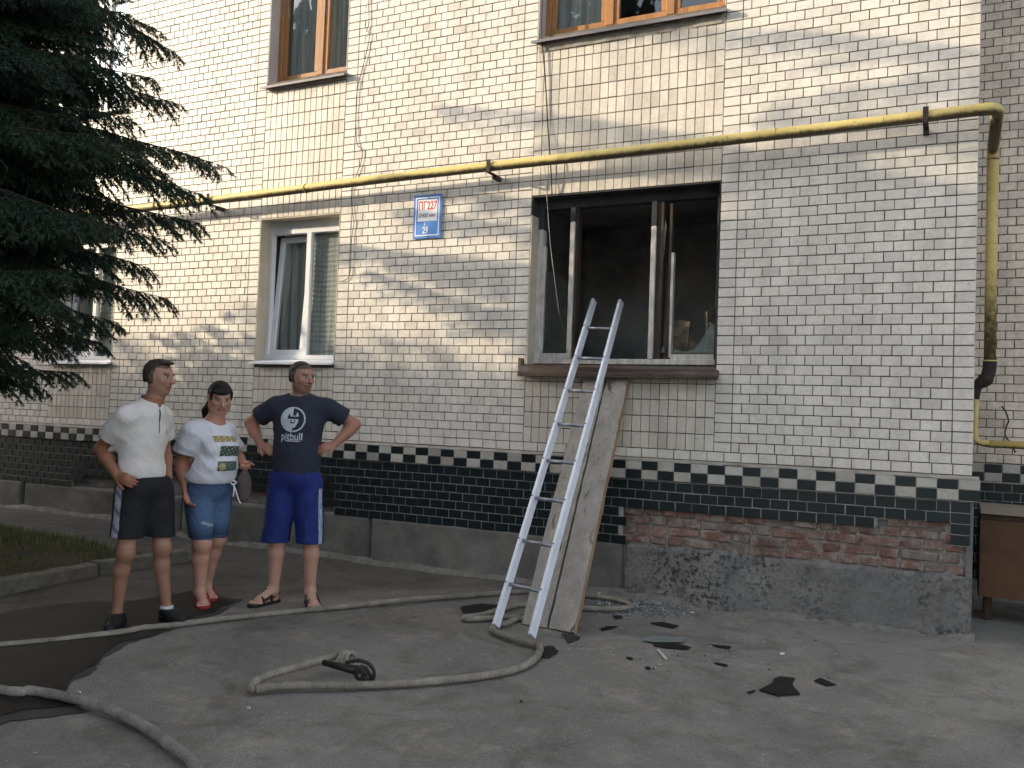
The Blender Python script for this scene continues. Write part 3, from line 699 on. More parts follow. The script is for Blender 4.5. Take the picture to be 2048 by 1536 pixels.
MB().tube([np.array((.2365, DP+.09, pz(.235)))]+elbow(B, C_, D_, .10), .041, 20).obj('pipe_run', M_pipe, gp, smooth=True)
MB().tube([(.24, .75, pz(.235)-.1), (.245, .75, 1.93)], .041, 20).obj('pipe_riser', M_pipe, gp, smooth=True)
for x in (-9.4, -5.55, -1.2): MB().tube([(x-.004, DP, pz(x)), (x+.004, DP, pz(x))], .0475, 20).obj('weld_seam', M_pipe, gp, smooth=False)
MB().tube([(.245, .75, 1.935), (.245, .75, 1.925)], .052, 20).obj('weld_seam', M_pipe, gp)
MB().tube(spline([(.245,.75,1.925), (.243,.75,1.87), (.225,.75,1.80), (.18,.75,1.755), (.165,.75,1.72), (.163,.75,1.64)], 6), [.047+.0*i for i in range(12)]+list(np.linspace(.055, .018, 19)), 16).obj('reducer', M_soot, gp, smooth=True)
MB().tube([(.163,.75,1.66), (.158,.75,1.5), (.157,.75,1.40)]+spline([(.157,.75,1.38), (.165,.75,1.335), (.2,.75,1.315), (.26,.75,1.31)], 5), [.018]*3+list(np.linspace(.02, .027, 16)), 14).obj('thin_pipe', M_pipe, gp, smooth=True)
MB().tube([(.25,.75,1.31), (3., .78, 1.30)], .028, 16).obj('pipe_run', M_pipe, gp, smooth=True)
for x in (W(448, 400, 0)[0]+.0, W(1000, 345, 0)[0], W(1853, 245, 0)[0]):
    z = pz(x)-.05; mb = MB(); mb.box(x-.018, x+.018, DP-.05, .0, z-.008, z+.0); mb.box(x-.018, x+.018, DP-.052, DP-.046, z, z+.10); mb.box(x-.0175, x+.0175, -.10, -.0, z-.035, z-.009)
    mb.obj('bracket', M_rust, gp)
# ---------------------------------------------------------------- sign
ul, ur, ll_, lr = W(829, 391, -.012), W(885, 388, -.012), W(825, 478, -.012), W(881, 475, -.012)
sx0, sx1, sz0, sz1 = (ul[0]+ll_[0])/2, (ur[0]+lr[0])/2, (ll_[2]+lr[2])/2, (ul[2]+ur[2])/2
sg = empty('hydrant_sign', ((sx0+sx1)/2, -.010, (sz0+sz1)/2), label='blue and white fire hydrant sign reading ПГ227 screwed to the wall', cat='sign')
sw, sh = (sx1-sx0)/2, (sz1-sz0)/2
MB().box(-sw, sw, -.004, .0, -sh, sh).obj('plate', M_signblue, sg, bev=.001)
mb = MB(); e = .022; w = .010; frame_ring(mb, -sw+e, sw-e, -sh+e, sh-e, w, -.0055, -.0042); mb.obj('border', M_signwhite, sg)
mb = MB(); mb.box(-sw+.048, sw-.045, -.0058, -.0043, -sh+.155, sh-.045); mb.obj('panel', M_signwhite, sg)
def text(s, name, size, x, z, mat, parent, y=-.0065, sx=1., bold=.0, align='LEFT'):
    c = bpy.data.curves.new(name, 'FONT'); c.body = s; c.size = size; c.extrude = .0004; c.offset = bold; c.align_x = align
    o = bpy.data.objects.new(name, c); COL.objects.link(o); bpy.context.view_layer.update()
    me = bpy.data.meshes.new_from_object(o.evaluated_get(bpy.context.evaluated_depsgraph_get())); bpy.data.objects.remove(o)
    me.materials.clear(); me.materials.append(mat)
    for v in me.vertices: v.co = Vector((v.co.x*sx, -v.co.z, v.co.y))
    return link(name, me, parent, (x, y, z))
text('ПГ227', 'lettering', .105, -sw+.052, sh-.135, M_signred, sg, sx=.66, bold=.0022)
text('Ø400 мм', 'lettering', .052, -sw+.056, sh-.205, M_signdark, sg, sx=.82, bold=.0004)
text('29', 'lettering', .085, -.045, -sh+.045, M_signwhite, sg, sx=.7, bold=.002)
mb = MB(); mb.box(-.024, -.018, -.0066, -.0056, -sh+.122, -sh+.148); mb.add([(-.030,-.0066,-sh+.124),(-.012,-.0066,-sh+.124),(-.021,-.0066,-sh+.112)], [(0,1,2)]); mb.obj('arrow', M_signwhite, sg)
for zz in (sh-.032, -sh+.016): MB().tube([(.012, -.0045, zz), (.012, -.009, zz)], .006, 8).obj('screw', M_rust, sg)
# ---------------------------------------------------------------- wires on the wall
def wire(pts, r, mat, label, n=8):
    return tag(MB().tube(spline([W(*p) for p in pts], n), r, 6).obj('cable', mat, smooth=True), label, 'cable', 'cables hanging on the wall')
wire([(1087,-60,-.02), (1083,60,-.03), (1090,150,-.02), (1096,260,-.02), (1101,325,-.06), (1104,390,-.03)], .0055, M_cable, 'dark cable hanging beside the cream panel down to the burnt window')
wire([(1078,-60,-.03), (1077,75,-.035), (1083,160,-.03), (1084,250,-.03), (1094,400,-.05), (1101,490,-.02), (1112,580,.02), (1118,628,.05)], .0028, M_wire, 'thin pale wire dangling in front of the burnt window')
wire([(1118,628,.05), (1127,655,.06), (1130,690,.06), (1135,705,.05)], .003, M_cable, 'short black wire end at the corner of the burnt window')
wire([(735,-60,-.01), (738,40,-.012), (733,60,-.012), (739,70,-.012), (732,110,-.012), (714,185,-.012), (713,280,-.012), (724,300,-.012), (722,325,-.012), (712,352,-.012), (703,380,-.012), (705,425,-.012), (708,445,-.012), (703,480,-.012), (700,545,-.012), (690,560,-.012), (678,563,-.01)], .0034, M_cable, 'thin kinked wire running down beside the narrow brown window')
wire([(2003,812,1.6), (2012,825,1.62), (2017,842,1.66), (2014,850,1.67), (2010,868,1.67), (2016,880,1.66), (2023,886,1.5), (2030,905,1.62)], .006, M_cable, 'rusty wire hook sticking out of the recessed wall')
# ---------------------------------------------------------------- ladder
lad = empty('aluminium_ladder', (-2.45, -1.69, 0), label='aluminium ladder leaning into the burnt-out window', cat='ladder')
def loc(p, o=lad): return Vector(p)-o.location
LF, LT = Vector(G(991, 1262)), Vector((-2.775, .33, 2.40)); RF, RT_ = Vector(G(1063, 1283)), Vector((-2.535, .345, 2.39))
LF.z = RF.z = .03
sn = ((RF-LF).cross(LT-LF)).normalized()
for a, b in ((LF, LT), (RF, RT_)):
    MB().bar(loc(a), loc(b), .026, .06, up=sn).obj('rail', M_alu, lad, bev=.003)
vr = [1172, 1085, 1000, 925, 852, 785, 720, 660]
def at_v(a, b, v):
    lo, hi = 0., 1.
    for _ in range(30):
        m_ = (lo+hi)/2; p = a+(b-a)*m_
        if px_of(*p)[1] > v: lo = m_
        else: hi = m_
    return a+(b-a)*lo
for i, v in enumerate(vr):
    a = at_v(LF, LT, v-4); t = (a-LF).length/(LT-LF).length; b = RF+(RT_-RF)*t
    MB().tube([loc(a), loc(b)], .014, 10).obj('rung', M_alu2, lad, smooth=True)
    mb = MB()
    for q, s_ in ((a, 1), (b, 1)):
        c = loc(q)-sn*.032*(1 if sn.y > 0 else -1); mb.tube([c, c-sn*.003*(1 if sn.y > 0 else -1)], .006, 6)
    mb.obj('rivet', M_rust, lad)
# ---------------------------------------------------------------- two wide boards leaning
bd = empty('board_shield', (-2.36, -1.36, 0), label='weathered shield of two wide grey planks leaning on the wall behind the ladder', cat='boards')
def plank_mesh(p00, p01, p11, p10, th, nm, sd):
    a, b, c, d = map(Vector, (p00, p01, p11, p10)); n_ = (b-a).cross(d-a).normalized(); n_ = n_ if n_.y > 0 else -n_
    r = np.random.default_rng(sd); K = 26; vs_ = []; mb = MB()
    o_ = a.copy(); ax = (b-a).normalized(); up = (d-a).normalized(); W_ = []
    for i in range(K+1):
        t = i/K; l = a.lerp(d, t); r_ = b.lerp(c, t); j1, j2 = r.normal(0, .0022, 2)
        l = l+ax*j1; r_ = r_+ax*j2
        for q in (l, r_, r_+n_*th, l+n_*th): mb.v.append(tuple(q-bd.location)); mb.t.append(1)
    for i in range(K):
        k = i*4
        for j in range(4): mb.f.append((k+j, k+(j+1) % 4, k+4+(j+1) % 4, k+4+j))
    mb.f += [(3, 2, 1, 0), (K*4, K*4+1, K*4+2, K*4+3)]
    me = mb.me(nm, M_plank); me.materials.append(M_plank_edge)
    for p in me.polygons:
        if abs(p.normal.dot(ax)) > .8 and p.normal.dot(ax) > 0 and sd == 2: p.material_index = 1
    R = Matrix((ax, n_, up)).transposed().to_4x4() if False else None
    return link(nm, me, bd)
b0, b1, b2 = [Vector(G(*p)) for p in ((1043, 1249), (1095, 1257), (1148, 1267))]
t0, t1, t2 = [Vector(W(*p, -.06)) for p in ((1167, 761), (1212, 758), (1256, 757))]
for q in (b0, b1, b2): q.z += .006
g_ = (b1-b0).normalized()*.009
plank_mesh(b0, b1-g_, t1-g_*.8, t0, .045, 'plank', 1); plank_mesh(b1+g_, b2, t2, t1+g_*.8, .045, 'plank', 2)
for s_ in (.12, .5, .88):
    a, b = b0.lerp(t0, s_), b2.lerp(t2, s_); n_ = (b2-b0).cross(t0-b0).normalized(); n_ = n_ if n_.y > 0 else -n_
    mb = MB(); mb.bar(a+n_*.06+(b-a)*.06-bd.location, b+n_*.06-(b-a)*.06-bd.location, .05, .026, up=n_); 
    mb.obj('batten', M_plank, bd)
# ---------------------------------------------------------------- hoses
def hose(pts, r, label, parent=None, name='fire_hose', z0=None, sq=.88, mat=None, n=10, group='fire hoses on the asphalt', reg=True):
    P = spline([(p[0], p[1], (p[2] if len(p) > 2 else 0)+r*sq+.003) for p in pts], n)
    rr = [r*(1+.05*math.sin(i*.9)+.03*math.sin(i*2.3)) for i in range(len(P))]
    o = MB().tube(P, rr, 14, sq=sq).obj(name, mat or M_hose, parent, smooth=True)
    if parent is None: tag(o, label, 'fire hose', group)
    return o
g2 = lambda u, v, z=0.: (*G(u, v)[:2], z)
hose([(-7.2,-6.2), (-5.6,-4.3), g2(-60,1303), g2(0,1298), g2(110,1288), g2(190,1278), g2(250,1270), g2(285,1263), g2(330,1259), g2(400,1250), g2(500,1238), g2(600,1228), g2(700,1218), g2(800,1207), g2(900,1199), g2(1000,1192), g2(1060,1188), (-2.7,-.36), (-2.35,-.30), (-2.1,-.42), (-2.15,-.62), (-2.5,-.82), g2(1045,1216), g2(1000,1226), g2(955,1238), g2(928,1242)], .021, 'long grey fire hose crossing behind the ladder foot from the left edge')
hose([g2(924,1243), g2(940,1245), g2(990,1242), g2(1030,1240), (-2.62,-1.20), (-2.45,-1.12), (-2.33,-1.16), (-2.42,-1.29), g2(1040,1243), g2(1015,1252), g2(993,1257), g2(985,1262), g2(984,1268)], .021, 'kinked loop of fire hose tucked under the ladder and boards')
hC = empty('fire_hose', (G(900, 1370)[0], G(900, 1370)[1], 0), label='pale fire hose curving from the ladder foot to a black nozzle', cat='fire hose', group='fire hoses on the asphalt')
def sub(pts): return [(p[0]-hC.location.x, p[1]-hC.location.y, *p[2:]) for p in pts]
hose(sub([g2(984,1268), g2(1000,1275), g2(1035,1287), g2(1070,1296), g2(1079,1302), g2(1075,1318), g2(1058,1334), g2(1030,1347), g2(980,1358), g2(900,1368), g2(800,1376), g2(735,1379), g2(650,1380), g2(590,1380), g2(540,1384), g2(510,1388)]), .0225, None, hC, 'hose_run')
hose(sub([g2(500,1390), g2(504,1384,.012), g2(520,1377,.028), g2(560,1370,.045), g2(600,1359,.045), g2(640,1349,.05), g2(672,1341,.06)]), .0225, None, hC, 'hose_run')
# coupling, knot and nozzle
k = Vector(G(688, 1345))-hC.location; k.z = .07
ax = Vector((1, .45, 0)).normalized()
for i, (dx, r_) in enumerate(((-.03, .04), (.0, .043), (.035, .04))):
    pts = []
    for t in np.linspace(0, 2*PI, 18): pts.append(k+ax*(dx+.02*math.sin(t+i))+Vector((-ax.y, ax.x, 0))*(r_*.8*math.cos(t))+Vector((0, 0, r_*.9*math.sin(t))))
    MB().tube(pts, .012, 8, cap=False).obj('rope_tie', M_hose, hC, smooth=True)
nz = empty('hose_nozzle', G(715, 1372), math.radians(20), label='black shut-off nozzle lying on the pale hose', cat='nozzle')
nz.location.z = .0
mb = MB(); mb.tube([(-.19,.02,.10), (-.06,.0,.085), (.02,0,.075)], [.015, .02, .026], 12).obj('barrel', M_rubber, nz, smooth=True)
MB().tube([(.02,.02,.070), (.02,-.035,.066)], .034, 14).obj('valve_body', M_rubber, nz, smooth=False, bev=.004)
MB().tube([(.02,-.035,.066), (.02,-.045,.066)], .007, 10).obj('pivot', simple('worn_steel', (.25, .25, .26), .4, metal=.8), nz)
MB().tube(spline([(-.06,-.01,.115), (-.01,-.01,.13), (.05,-.02,.125), (.085,-.02,.09), (.085,-.02,.05), (.07,-.02,.03)], 6), .010, 8).obj('bail_handle', M_rubber, nz, smooth=True)
MB().tube([(.03,.0,.06), (.06,-.01,.03)], [.035, .028], 14).obj('tip', M_rubber, nz, smooth=True)
hose([(-6.,-4.3), (-4.9,-4.15), g2(0,1390), g2(60,1392), g2(120,1402), g2(180,1417), g2(240,1440), g2(290,1466), g2(340,1502), g2(385,1540), (-2.35,-4.42), (-2.2,-4.8), (-2.3,-5.6)], .025, 'grey fire hose curving out of the lower left corner', mat=M_hose2)
# ---------------------------------------------------------------- glass on the asphalt
def flat_piece(pts, label, mat=M_sootglass, th=.004, lift=.002, name='glass_shard', grp='sooty glass shards on the asphalt', tilt=0):
    Q = [G(*p) for p in pts]; c = sum(Q)/len(Q); n = len(Q)
    z = float(gh(np.array(c[0]), np.array(c[1])))+lift+.004
    V_ = [(q[0]-c[0], q[1]-c[1], tilt*(q[1]-c[1])) for q in Q]+[(q[0]-c[0], q[1]-c[1], th+tilt*(q[1]-c[1])) for q in Q]
    o = link(name, mesh(name, V_, [tuple(range(n))[::-1], tuple(range(n, 2*n))]+[(i, (i+1) % n, (i+1) % n+n, i+n) for i in range(n)], mat), None, (c[0], c[1], z))
    me = o.data; bm = bmesh.new(); bm.from_mesh(me); bmesh.ops.recalc_face_normals(bm, faces=bm.faces[:]); bm.to_mesh(me); bm.free()
    return tag(o, label, 'glass shard', grp)
flat_piece([(1518,1381),(1545,1367),(1548,1358),(1560,1354),(1590,1357),(1584,1370),(1600,1389),(1560,1391),(1556,1394),(1552,1390)], 'largest black glass shard, shaped like a fin, on the open asphalt')
flat_piece([(1628,1364),(1640,1358),(1673,1372),(1652,1373)], 'pointed black glass shard to the right of the fin-shaped one')
flat_piece([(1304,1287),(1350,1289),(1383,1297),(1372,1300),(1330,1298),(1308,1294)], 'long black glass shard under the grey translucent pane')
flat_piece([(1300,1246),(1325,1244),(1358,1252),(1345,1257),(1320,1251)], 'slanted black glass shard near the heap of broken glass')
flat_piece([(1123,1267),(1140,1269),(1160,1274),(1158,1279),(1136,1287),(1130,1277)], 'dark jagged shard beside the foot of the boards')
flat_piece([(1200,1258),(1215,1253),(1236,1253),(1225,1257),(1204,1261)], 'small dark curved shard left of the slanted one')
flat_piece([(1418,1289),(1440,1291),(1463,1293),(1458,1297),(1440,1295)], 'thin black sliver right of the grey pane')
flat_piece([(1430,1325),(1456,1330),(1454,1333),(1432,1328)], 'straight black sliver in the middle of the asphalt')
flat_piece([(1494,1386),(1508,1382),(1511,1384),(1498,1389)], 'tiny black shard at the left point of the fin-shaped one')
flat_piece([(1251,1317),(1262,1317),(1267,1321),(1258,1321)], 'small rounded black shard below the thin white stick')
flat_piece([(1290,1336),(1300,1337),(1301,1341),(1292,1341)], 'small black speck of glass below the grey pane')
flat_piece([(1225,1233),(1240,1231),(1245,1235),(1232,1238)], 'small black shard in front of the glass heap')
flat_piece([(1310,1277),(1370,1279),(1366,1288),(1304,1288),(1285,1285),(1290,1279)], 'grey translucent pane lying flat on the asphalt', mat=simple('dusty_grey_glass', (.20, .22, .22), .3, .2, 9), lift=.008, grp=None)
flat_piece([(1313,1302),(1317,1301),(1336,1322),(1331,1323)], 'thin white stick lying on the asphalt', mat=M_oldwhite, name='stick', grp=None)['category'] = 'stick'
flat_piece([(1560,1307),(1569,1307),(1569,1310),(1560,1310)], 'small white scrap on the asphalt', mat=M_signwhite, name='paper_scrap', grp=None)['category'] = 'scrap'
flat_piece([(1194,1190),(1201,1183),(1202,1186),(1196,1200)], 'pale splinter leaning at the wall beside the boards', mat=M_oldwhite, name='splinter', grp=None)['category'] = 'splinter'
def crumbs(name, n, fn, size, mat, label, cat, flat=.35):
    rs = np.random.default_rng(len(name)+n); Vv, Ff = [], []
    for i in range(n):
        x, y = fn(rs); s = size*np.exp(rs.normal(0, .5)); a = rs.random()*6.28; z = float(gh(np.array(x), np.array(y)))+.004
        q = [(math.cos(a+j*2.1+rs.normal(0, .3))*s, math.sin(a+j*2.1+rs.normal(0, .3))*s*.8) for j in range(3)]; b = len(Vv)
        Vv += [(x+qx, y+qy, z) for qx, qy in q]+[(x+rs.normal(0, s*.3), y+rs.normal(0, s*.3), z+s*flat*rs.random()+.003)]
        Ff += [(b, b+1, b+3), (b+1, b+2, b+3), (b+2, b, b+3)]
    return link(name, mesh(name, Vv, Ff, mat), None, label=label, category=cat) if False else tag(link(name, mesh(name, Vv, Ff, mat)), label, cat, None, 'stuff')
m = N('glass_crumbs'); m.col(m.ramp(m.noise(50, 2), [(.4, (.07, .085, .085)), (.6, (.15, .18, .18)), (.78, (.5, .54, .54))])).set(.12, spec=.9)
def heap(rs):
    t = rs.normal(0, 1); p = G(1275+75*t, 1215+9*rs.normal()+t*6); return p[0], min(p[1], -.06)
crumbs('broken_glass', 1400, heap, .008, m.m, 'glittering heap of broken glass at the foot of the wall', 'broken glass', .5)
def spread(rs): p = G(1300+230*rs.normal(), 1275+45*abs(rs.normal())); return p[0], min(p[1], -.06)
crumbs('glass_splinters', 200, spread, .0045, simple('pale_crumbs', (.38, .38, .36), .6), 'pale splinters scattered over the asphalt', 'splinters')
crumbs('black_splinters', 55, spread, .006, M_sootglass, 'black splinters scattered over the asphalt', 'splinters')
def allover(rs): return rs.uniform(-6., 2.2), rs.uniform(-5.2, -.12)
crumbs('grit', 420, allover, .0036, simple('grit', (.34, .33, .30), .9), 'loose pale grit on the asphalt', 'grit')
for (u, v, lab) in ((495, 1416, 'white pebble in front of the folded hose'), (157, 1384, 'white pebble at the edge of the wet patch'), (138, 1040, 'white scrap near the plinth'), (210, 1050, 'crumpled white scrap by the plinth left of the men')):
    p = G(u, v); mb = MB(); mb.tube([(0,0,.0), (.003,.002,.006), (.008,.003,.005), (.013,.0,.001)], [.005, .007, .006, .003], 7)
    o = mb.obj('pebble', M_oldwhite); o.location = (p[0], p[1], float(gh(np.array(p[0]), np.array(p[1])))+.004); tag(o, lab, 'pebble')
# ---------------------------------------------------------------- wooden counter in the recess
ct = empty('wooden_counter', (.2, .66, 0), label='worn wooden counter with a brown panel standing in the corner recess', cat='counter')
mb = MB(); K = 14
for i in range(K+1):
    x = 2.2*i/K; d = .006*math.sin(i*1.9)
    for y, z in ((-.05+d, .80-.02*i/K), (.50, .81-.02*i/K), (.50, .845-.02*i/K), (-.05+d, .835-.02*i/K)): mb.v.append((x, y, z)); mb.t.append(1)
for i in range(K):
    for j in range(4): a = i*4+j; b = i*4+(j+1) % 4; mb.f.append((a, b, b+4, a+4))
mb.f += [(3, 2, 1, 0), (K*4, K*4+1, K*4+2, K*4+3)]; mb.obj('top_board', M_board, ct)
MB().box(0, 2.2, -.01, .015, .755, .795).obj('rail', M_charred, ct, bev=.004)
MB().box(.012, 2.18, .0, .018, .19, .756).obj('front_panel', M_brownpanel, ct); MB().box(-.0, .011, .0, .5, .17, .79).obj('side_panel', M_brownpanel, ct)
for x in (.04, 2.1):
    for y in (.08, .44): MB().box(x, x+.05, y, y+.05, -.02, .19).obj('leg', M_charred, ct)
MB().box(.02, 2.16, .08, .45, .2, .22).obj('bottom_board', M_charred, ct)
# ---------------------------------------------------------------- grass patch and kerb
mb = MB(); xs_ = np.arange(-13, -6.12, .07); ys_ = np.arange(-7.5, -.98, .07)
def soil_h(X, Y):
    e = np.minimum(sm(-1.0, -1.35, Y), 1); return .075*e+.012*wav(X, Y, 3)*e+gh(X, Y)*1.+.02*e*wav(X, Y, 1.2)-.004
link('soil', grid_mesh('soil', xs_, ys_, soil_h, M_soil), kind='structure')
m = N('grass_blades'); sp = m.n('SeparateColor'); m.l(m.attr(), sp.inputs[0])
m.col(m.ramp(sp.outputs[0], [(0, (.04, .07, .015)), (.5, (.07, .12, .025)), (.8, (.12, .15, .04)), (1, (.22, .18, .07))])).set(.7, spec=.3); M_grass = m.m
n = 60000; rs = np.random.default_rng(3); gx = rs.uniform(-12, -6.13, n); gy = rs.uniform(-6.5, -1.02, n)
dens = .45+.95*sm(-1.9, -1.2, gy)+.28*(wav(gx, gy, 1.6)+.4); keep = rs.random(n) < np.clip(dens, .04, 1); gx, gy = gx[keep], gy[keep]; n = len(gx)
gz = soil_h(gx, gy); L = rs.uniform(.02, .07, n)*(.6+.7*sm(-2.2, -1.2, gy)); a = rs.uniform(0, 2*PI, n); w_ = rs.uniform(.002, .004, n); le = rs.uniform(.0, .7, n)*L
c_, s_ = np.cos(a), np.sin(a); Vv = np.zeros((n, 3, 3)); Vv[:, 0] = np.stack([gx-s_*w_, gy+c_*w_, gz-.005], 1); Vv[:, 1] = np.stack([gx+s_*w_, gy-c_*w_, gz-.005], 1); Vv[:, 2] = np.stack([gx+c_*le, gy+s_*le, gz+L], 1)
tag(link('grass', mesh('grass', Vv.reshape(-1, 3), np.arange(n*3).reshape(-1, 3), M_grass, tint=np.repeat(rs.random(n), 3))), 'sparse short grass in the bed behind the kerb', 'grass', kind='stuff')
def kerb(p, q, label):
    a = Vector((*p, 0)); b = Vector((*q, 0)); d = (b-a).normalized(); a = a+d*.006; b = b-d*.006; mb = MB(); n_ = Vector((-d.y, d.x, 0)); K = 10; r = np.random.default_rng(int(abs(p[1])*100))
    L_ = (b-a).length; a0 = a.copy()
    for i in range(K+1):
        c = (b-a)*(i/K); j = r.normal(0, .004, 4)
        for s_, z in ((-.06+j[0], -.06), (.06+j[1], -.06), (.055+j[2], .095+j[3]), (-.055+j[2], .10+j[3])): mb.v.append(tuple(c+n_*s_+Vector((0, 0, z)))); mb.t.append(1)
    for i in range(K):
        for j in range(4): x = i*4+j; y = i*4+(j+1) % 4; mb.f.append((x, y, y+4, x+4))
    mb.f += [(3, 2, 1, 0), (K*4, K*4+1, K*4+2, K*4+3)]
    o = mb.obj('kerb_stone', M_kerb, bev=.008); o.location = a0; tag(o, label, 'kerb stone', 'kerb stones round the grass bed'); return o
kerb((-6.07, -.95), (-6.085, -1.86), 'kerb stone at the corner of the bed behind the man in white')
kerb((-6.09, -1.87), (-6.0, -2.80), 'second kerb stone from the wall beside the wet asphalt')
kerb((-6.0, -2.81), (-5.95, -3.75), 'third kerb stone from the wall at the left edge')
kerb((-5.95, -3.76), (-6.0, -4.7), 'kerb stone outside the left edge of the picture')
# ---------------------------------------------------------------- spruces
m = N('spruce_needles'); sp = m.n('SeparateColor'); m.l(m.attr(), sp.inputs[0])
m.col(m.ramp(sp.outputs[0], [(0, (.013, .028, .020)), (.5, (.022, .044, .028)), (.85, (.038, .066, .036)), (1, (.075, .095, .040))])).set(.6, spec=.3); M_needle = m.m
M_bark = simple('bark', (.055, .040, .028), .95, .4, 18, bump=.8, stretch=(1, 1, .3))
def spruce(name, base, h, R0, boughs, label, seed, extra=(), low=1.6, group=None):
    rs = np.random.default_rng(seed); root = empty(name, base, label=label, cat='spruce', group=group); B0 = np.array(base, float)
    K = 12; MB().tube([(.02*math.sin(i), .02*math.cos(i*1.3), h*i/K-.1) for i in range(K+1)], [.17*(1-i/K)**.8+.01 for i in range(K+1)], 12).obj('trunk', M_bark, root, smooth=True)
    tips = []
    for i in range(boughs):
        f = (i+.5)/boughs; z = low+(h-low)*f**1.1; a = i*2.39996+rs.normal(0, .2); rad = R0*(1-f)**.75*rs.uniform(.75, 1.05)+.15
        tips.append((np.array([math.cos(a)*rad, math.sin(a)*rad, z-.16*rad]), z+.02*rad))
    for t in extra: tips.append((np.array(t)-B0, None))
    S, D, T = [], [], []; bark = MB()
    for tip, z0 in tips:
        rad = math.hypot(tip[0], tip[1]); z0 = z0 if z0 is not None else tip[2]+rs.uniform(-.14, .08)*rad
        p0 = np.array([0, 0, z0]); out = np.array([tip[0], tip[1], 0])/max(rad, .01); side = np.array([-out[1], out[0], 0])
        mid = p0*.45+tip*.55+np.array([0, 0, .10*rad])+side*rs.normal(0, .10)*rad; bl_ = np.linalg.norm(tip-p0); n_s = int(bl_*24); tb = rs.random()*.5
        cv = lambda t: (1-t)**2*p0+2*t*(1-t)*mid+t*t*tip+np.array([0, 0, .035*math.sin(t*9+tb*9)])
        bark.tube([cv(t) for t in np.linspace(0, 1, 10)], list(np.linspace(.016*bl_/3+.006, .002, 10)), 5)
        for j in range(n_s):
            t = .10+.90*(j+rs.random())/n_s; p = cv(t); tan = cv(min(1, t+.02))-cv(max(0, t-.02)); tan /= np.linalg.norm(tan)
            L_ = (.15+.80*bl_/3*(1-t)**.8*min(1, t*3.5))*rs.uniform(.6, 1.2); s_ = 1 if j % 2 else -1
            d = tan*.9+side*s_*rs.uniform(.5, 1.0)+np.array([0, 0, -.10-.45*rs.random()]); d /= np.linalg.norm(d)
            ns = max(2, int(L_*16)); prev = p
            for q in range(ns):
                u = (q+1)/ns; dd = d+np.array([0, 0, -.65*u*u]); dd /= np.linalg.norm(dd); nx_ = prev+dd*L_/ns
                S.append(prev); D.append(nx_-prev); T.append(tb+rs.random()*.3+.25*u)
                for s2 in (-1, 1):
                    l2 = L_*.30*(1-u*.7)*rs.uniform(.6, 1.2)+.045; pr_ = np.cross(dd, [0, 0, 1]); pr_ /= max(np.linalg.norm(pr_), .01)
                    e = dd*.8+pr_*s2*.75+np.array([0, 0, -.15-.7*rs.random()]); e /= np.linalg.norm(e)
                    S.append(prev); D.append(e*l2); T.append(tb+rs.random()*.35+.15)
                prev = nx_
    bark.obj('limbs', M_bark, root)
    S, D, T = np.array(S), np.array(D), np.array(T); Ln = np.linalg.norm(D, axis=1)
    q = S+D*.5+B0-CP; zz = q@_F; uu = 1024+FPX*(q@_R2)/np.maximum(zz, .1); vv = 768-FPX*(q@_U2)/np.maximum(zz, .1)
    inn = (zz > .3) & (uu > -60) & (vv > -60) & (vv < 1600)
    cnt = np.maximum(2, (Ln*np.where(inn, 360, 46)).astype(int)); idx = np.repeat(np.arange(len(S)), cnt)
    n = len(idx); t = rs.random(n)[:, None]; c = S[idx]+D[idx]*t; dn = D[idx]/Ln[idx][:, None]; rv = rs.normal(size=(n, 3)); rv -= dn*(rv*dn).sum(1)[:, None]; rv /= np.linalg.norm(rv, axis=1)[:, None]
    nd = dn*.9+rv*.7; nd /= np.linalg.norm(nd, axis=1)[:, None]; wv = np.cross(nd, rs.normal(size=(n, 3))); wv /= np.linalg.norm(wv, axis=1)[:, None]
    big = np.where(inn[idx], 1., 2.4)[:, None]; ll = .024*rs.uniform(.7, 1.35, (n, 1))*np.minimum(big, 1.6); wv = wv*.0066*big/2
    Vv = np.stack([c-wv, c+wv, c+nd*ll], 1).reshape(-1, 3)
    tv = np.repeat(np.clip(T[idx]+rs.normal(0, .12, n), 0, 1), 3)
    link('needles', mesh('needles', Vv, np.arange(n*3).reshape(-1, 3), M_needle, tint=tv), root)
    print('needles', n)
    return root, n
TB = (-6.75, -4.25, 0.)
tipspx = [(345,95,-2.2),(300,60,-2.4),(352,207,-2.1),(310,150,-2.6),(435,335,-1.9),(405,380,-2.3),(400,452,-2.0),(330,470,-2.6),(262,240,-2.8),(338,590,-2.2),(300,540,-2.6),(240,640,-2.3),(205,690,-2.1),(150,740,-2.2),(90,770,-2.5),(20,760,-2.7),(185,10,-2.4),(175,110,-3.0),(60,200,-3.),(100,330,-3.1),(180,430,-3.),(60,520,-3.2),(120,600,-2.9),(20,650,-3.2),(100,690,-2.7),(250,330,-2.4),(230,400,-1.8),(120,40,-3),(30,60,-3.3),(200,560,-2.2),(30,320,-3.3),(280,290,-2.0),(160,270,-2.7),(20,430,-3.2),(150,500,-2.4),(170,650,-2.5), (60,730,-2.9), (215,200,-2.3), (80,110,-2.7), (330,345,-2.1)]
ext = [W(u, v, y) for u, v, y in tipspx]
ext += [np.array(q_) for q_ in ((-7.5,-1.35,3.7),(-7.4,-1.2,3.45),(-7.2,-1.45,3.78),(-6.6,-1.7,3.5),(-7.2,-1.9,5.2),(-7.3,-1.5,4.35),(-7.8,-1.55,4.3),(-6.9,-1.6,3.35),(-7.7,-1.7,5.3),(-6.9,-1.8,4.9),(-8.4,-1.3,3.9),(-6.6,-1.9,5.9))]
rs_ = np.random.default_rng(77)
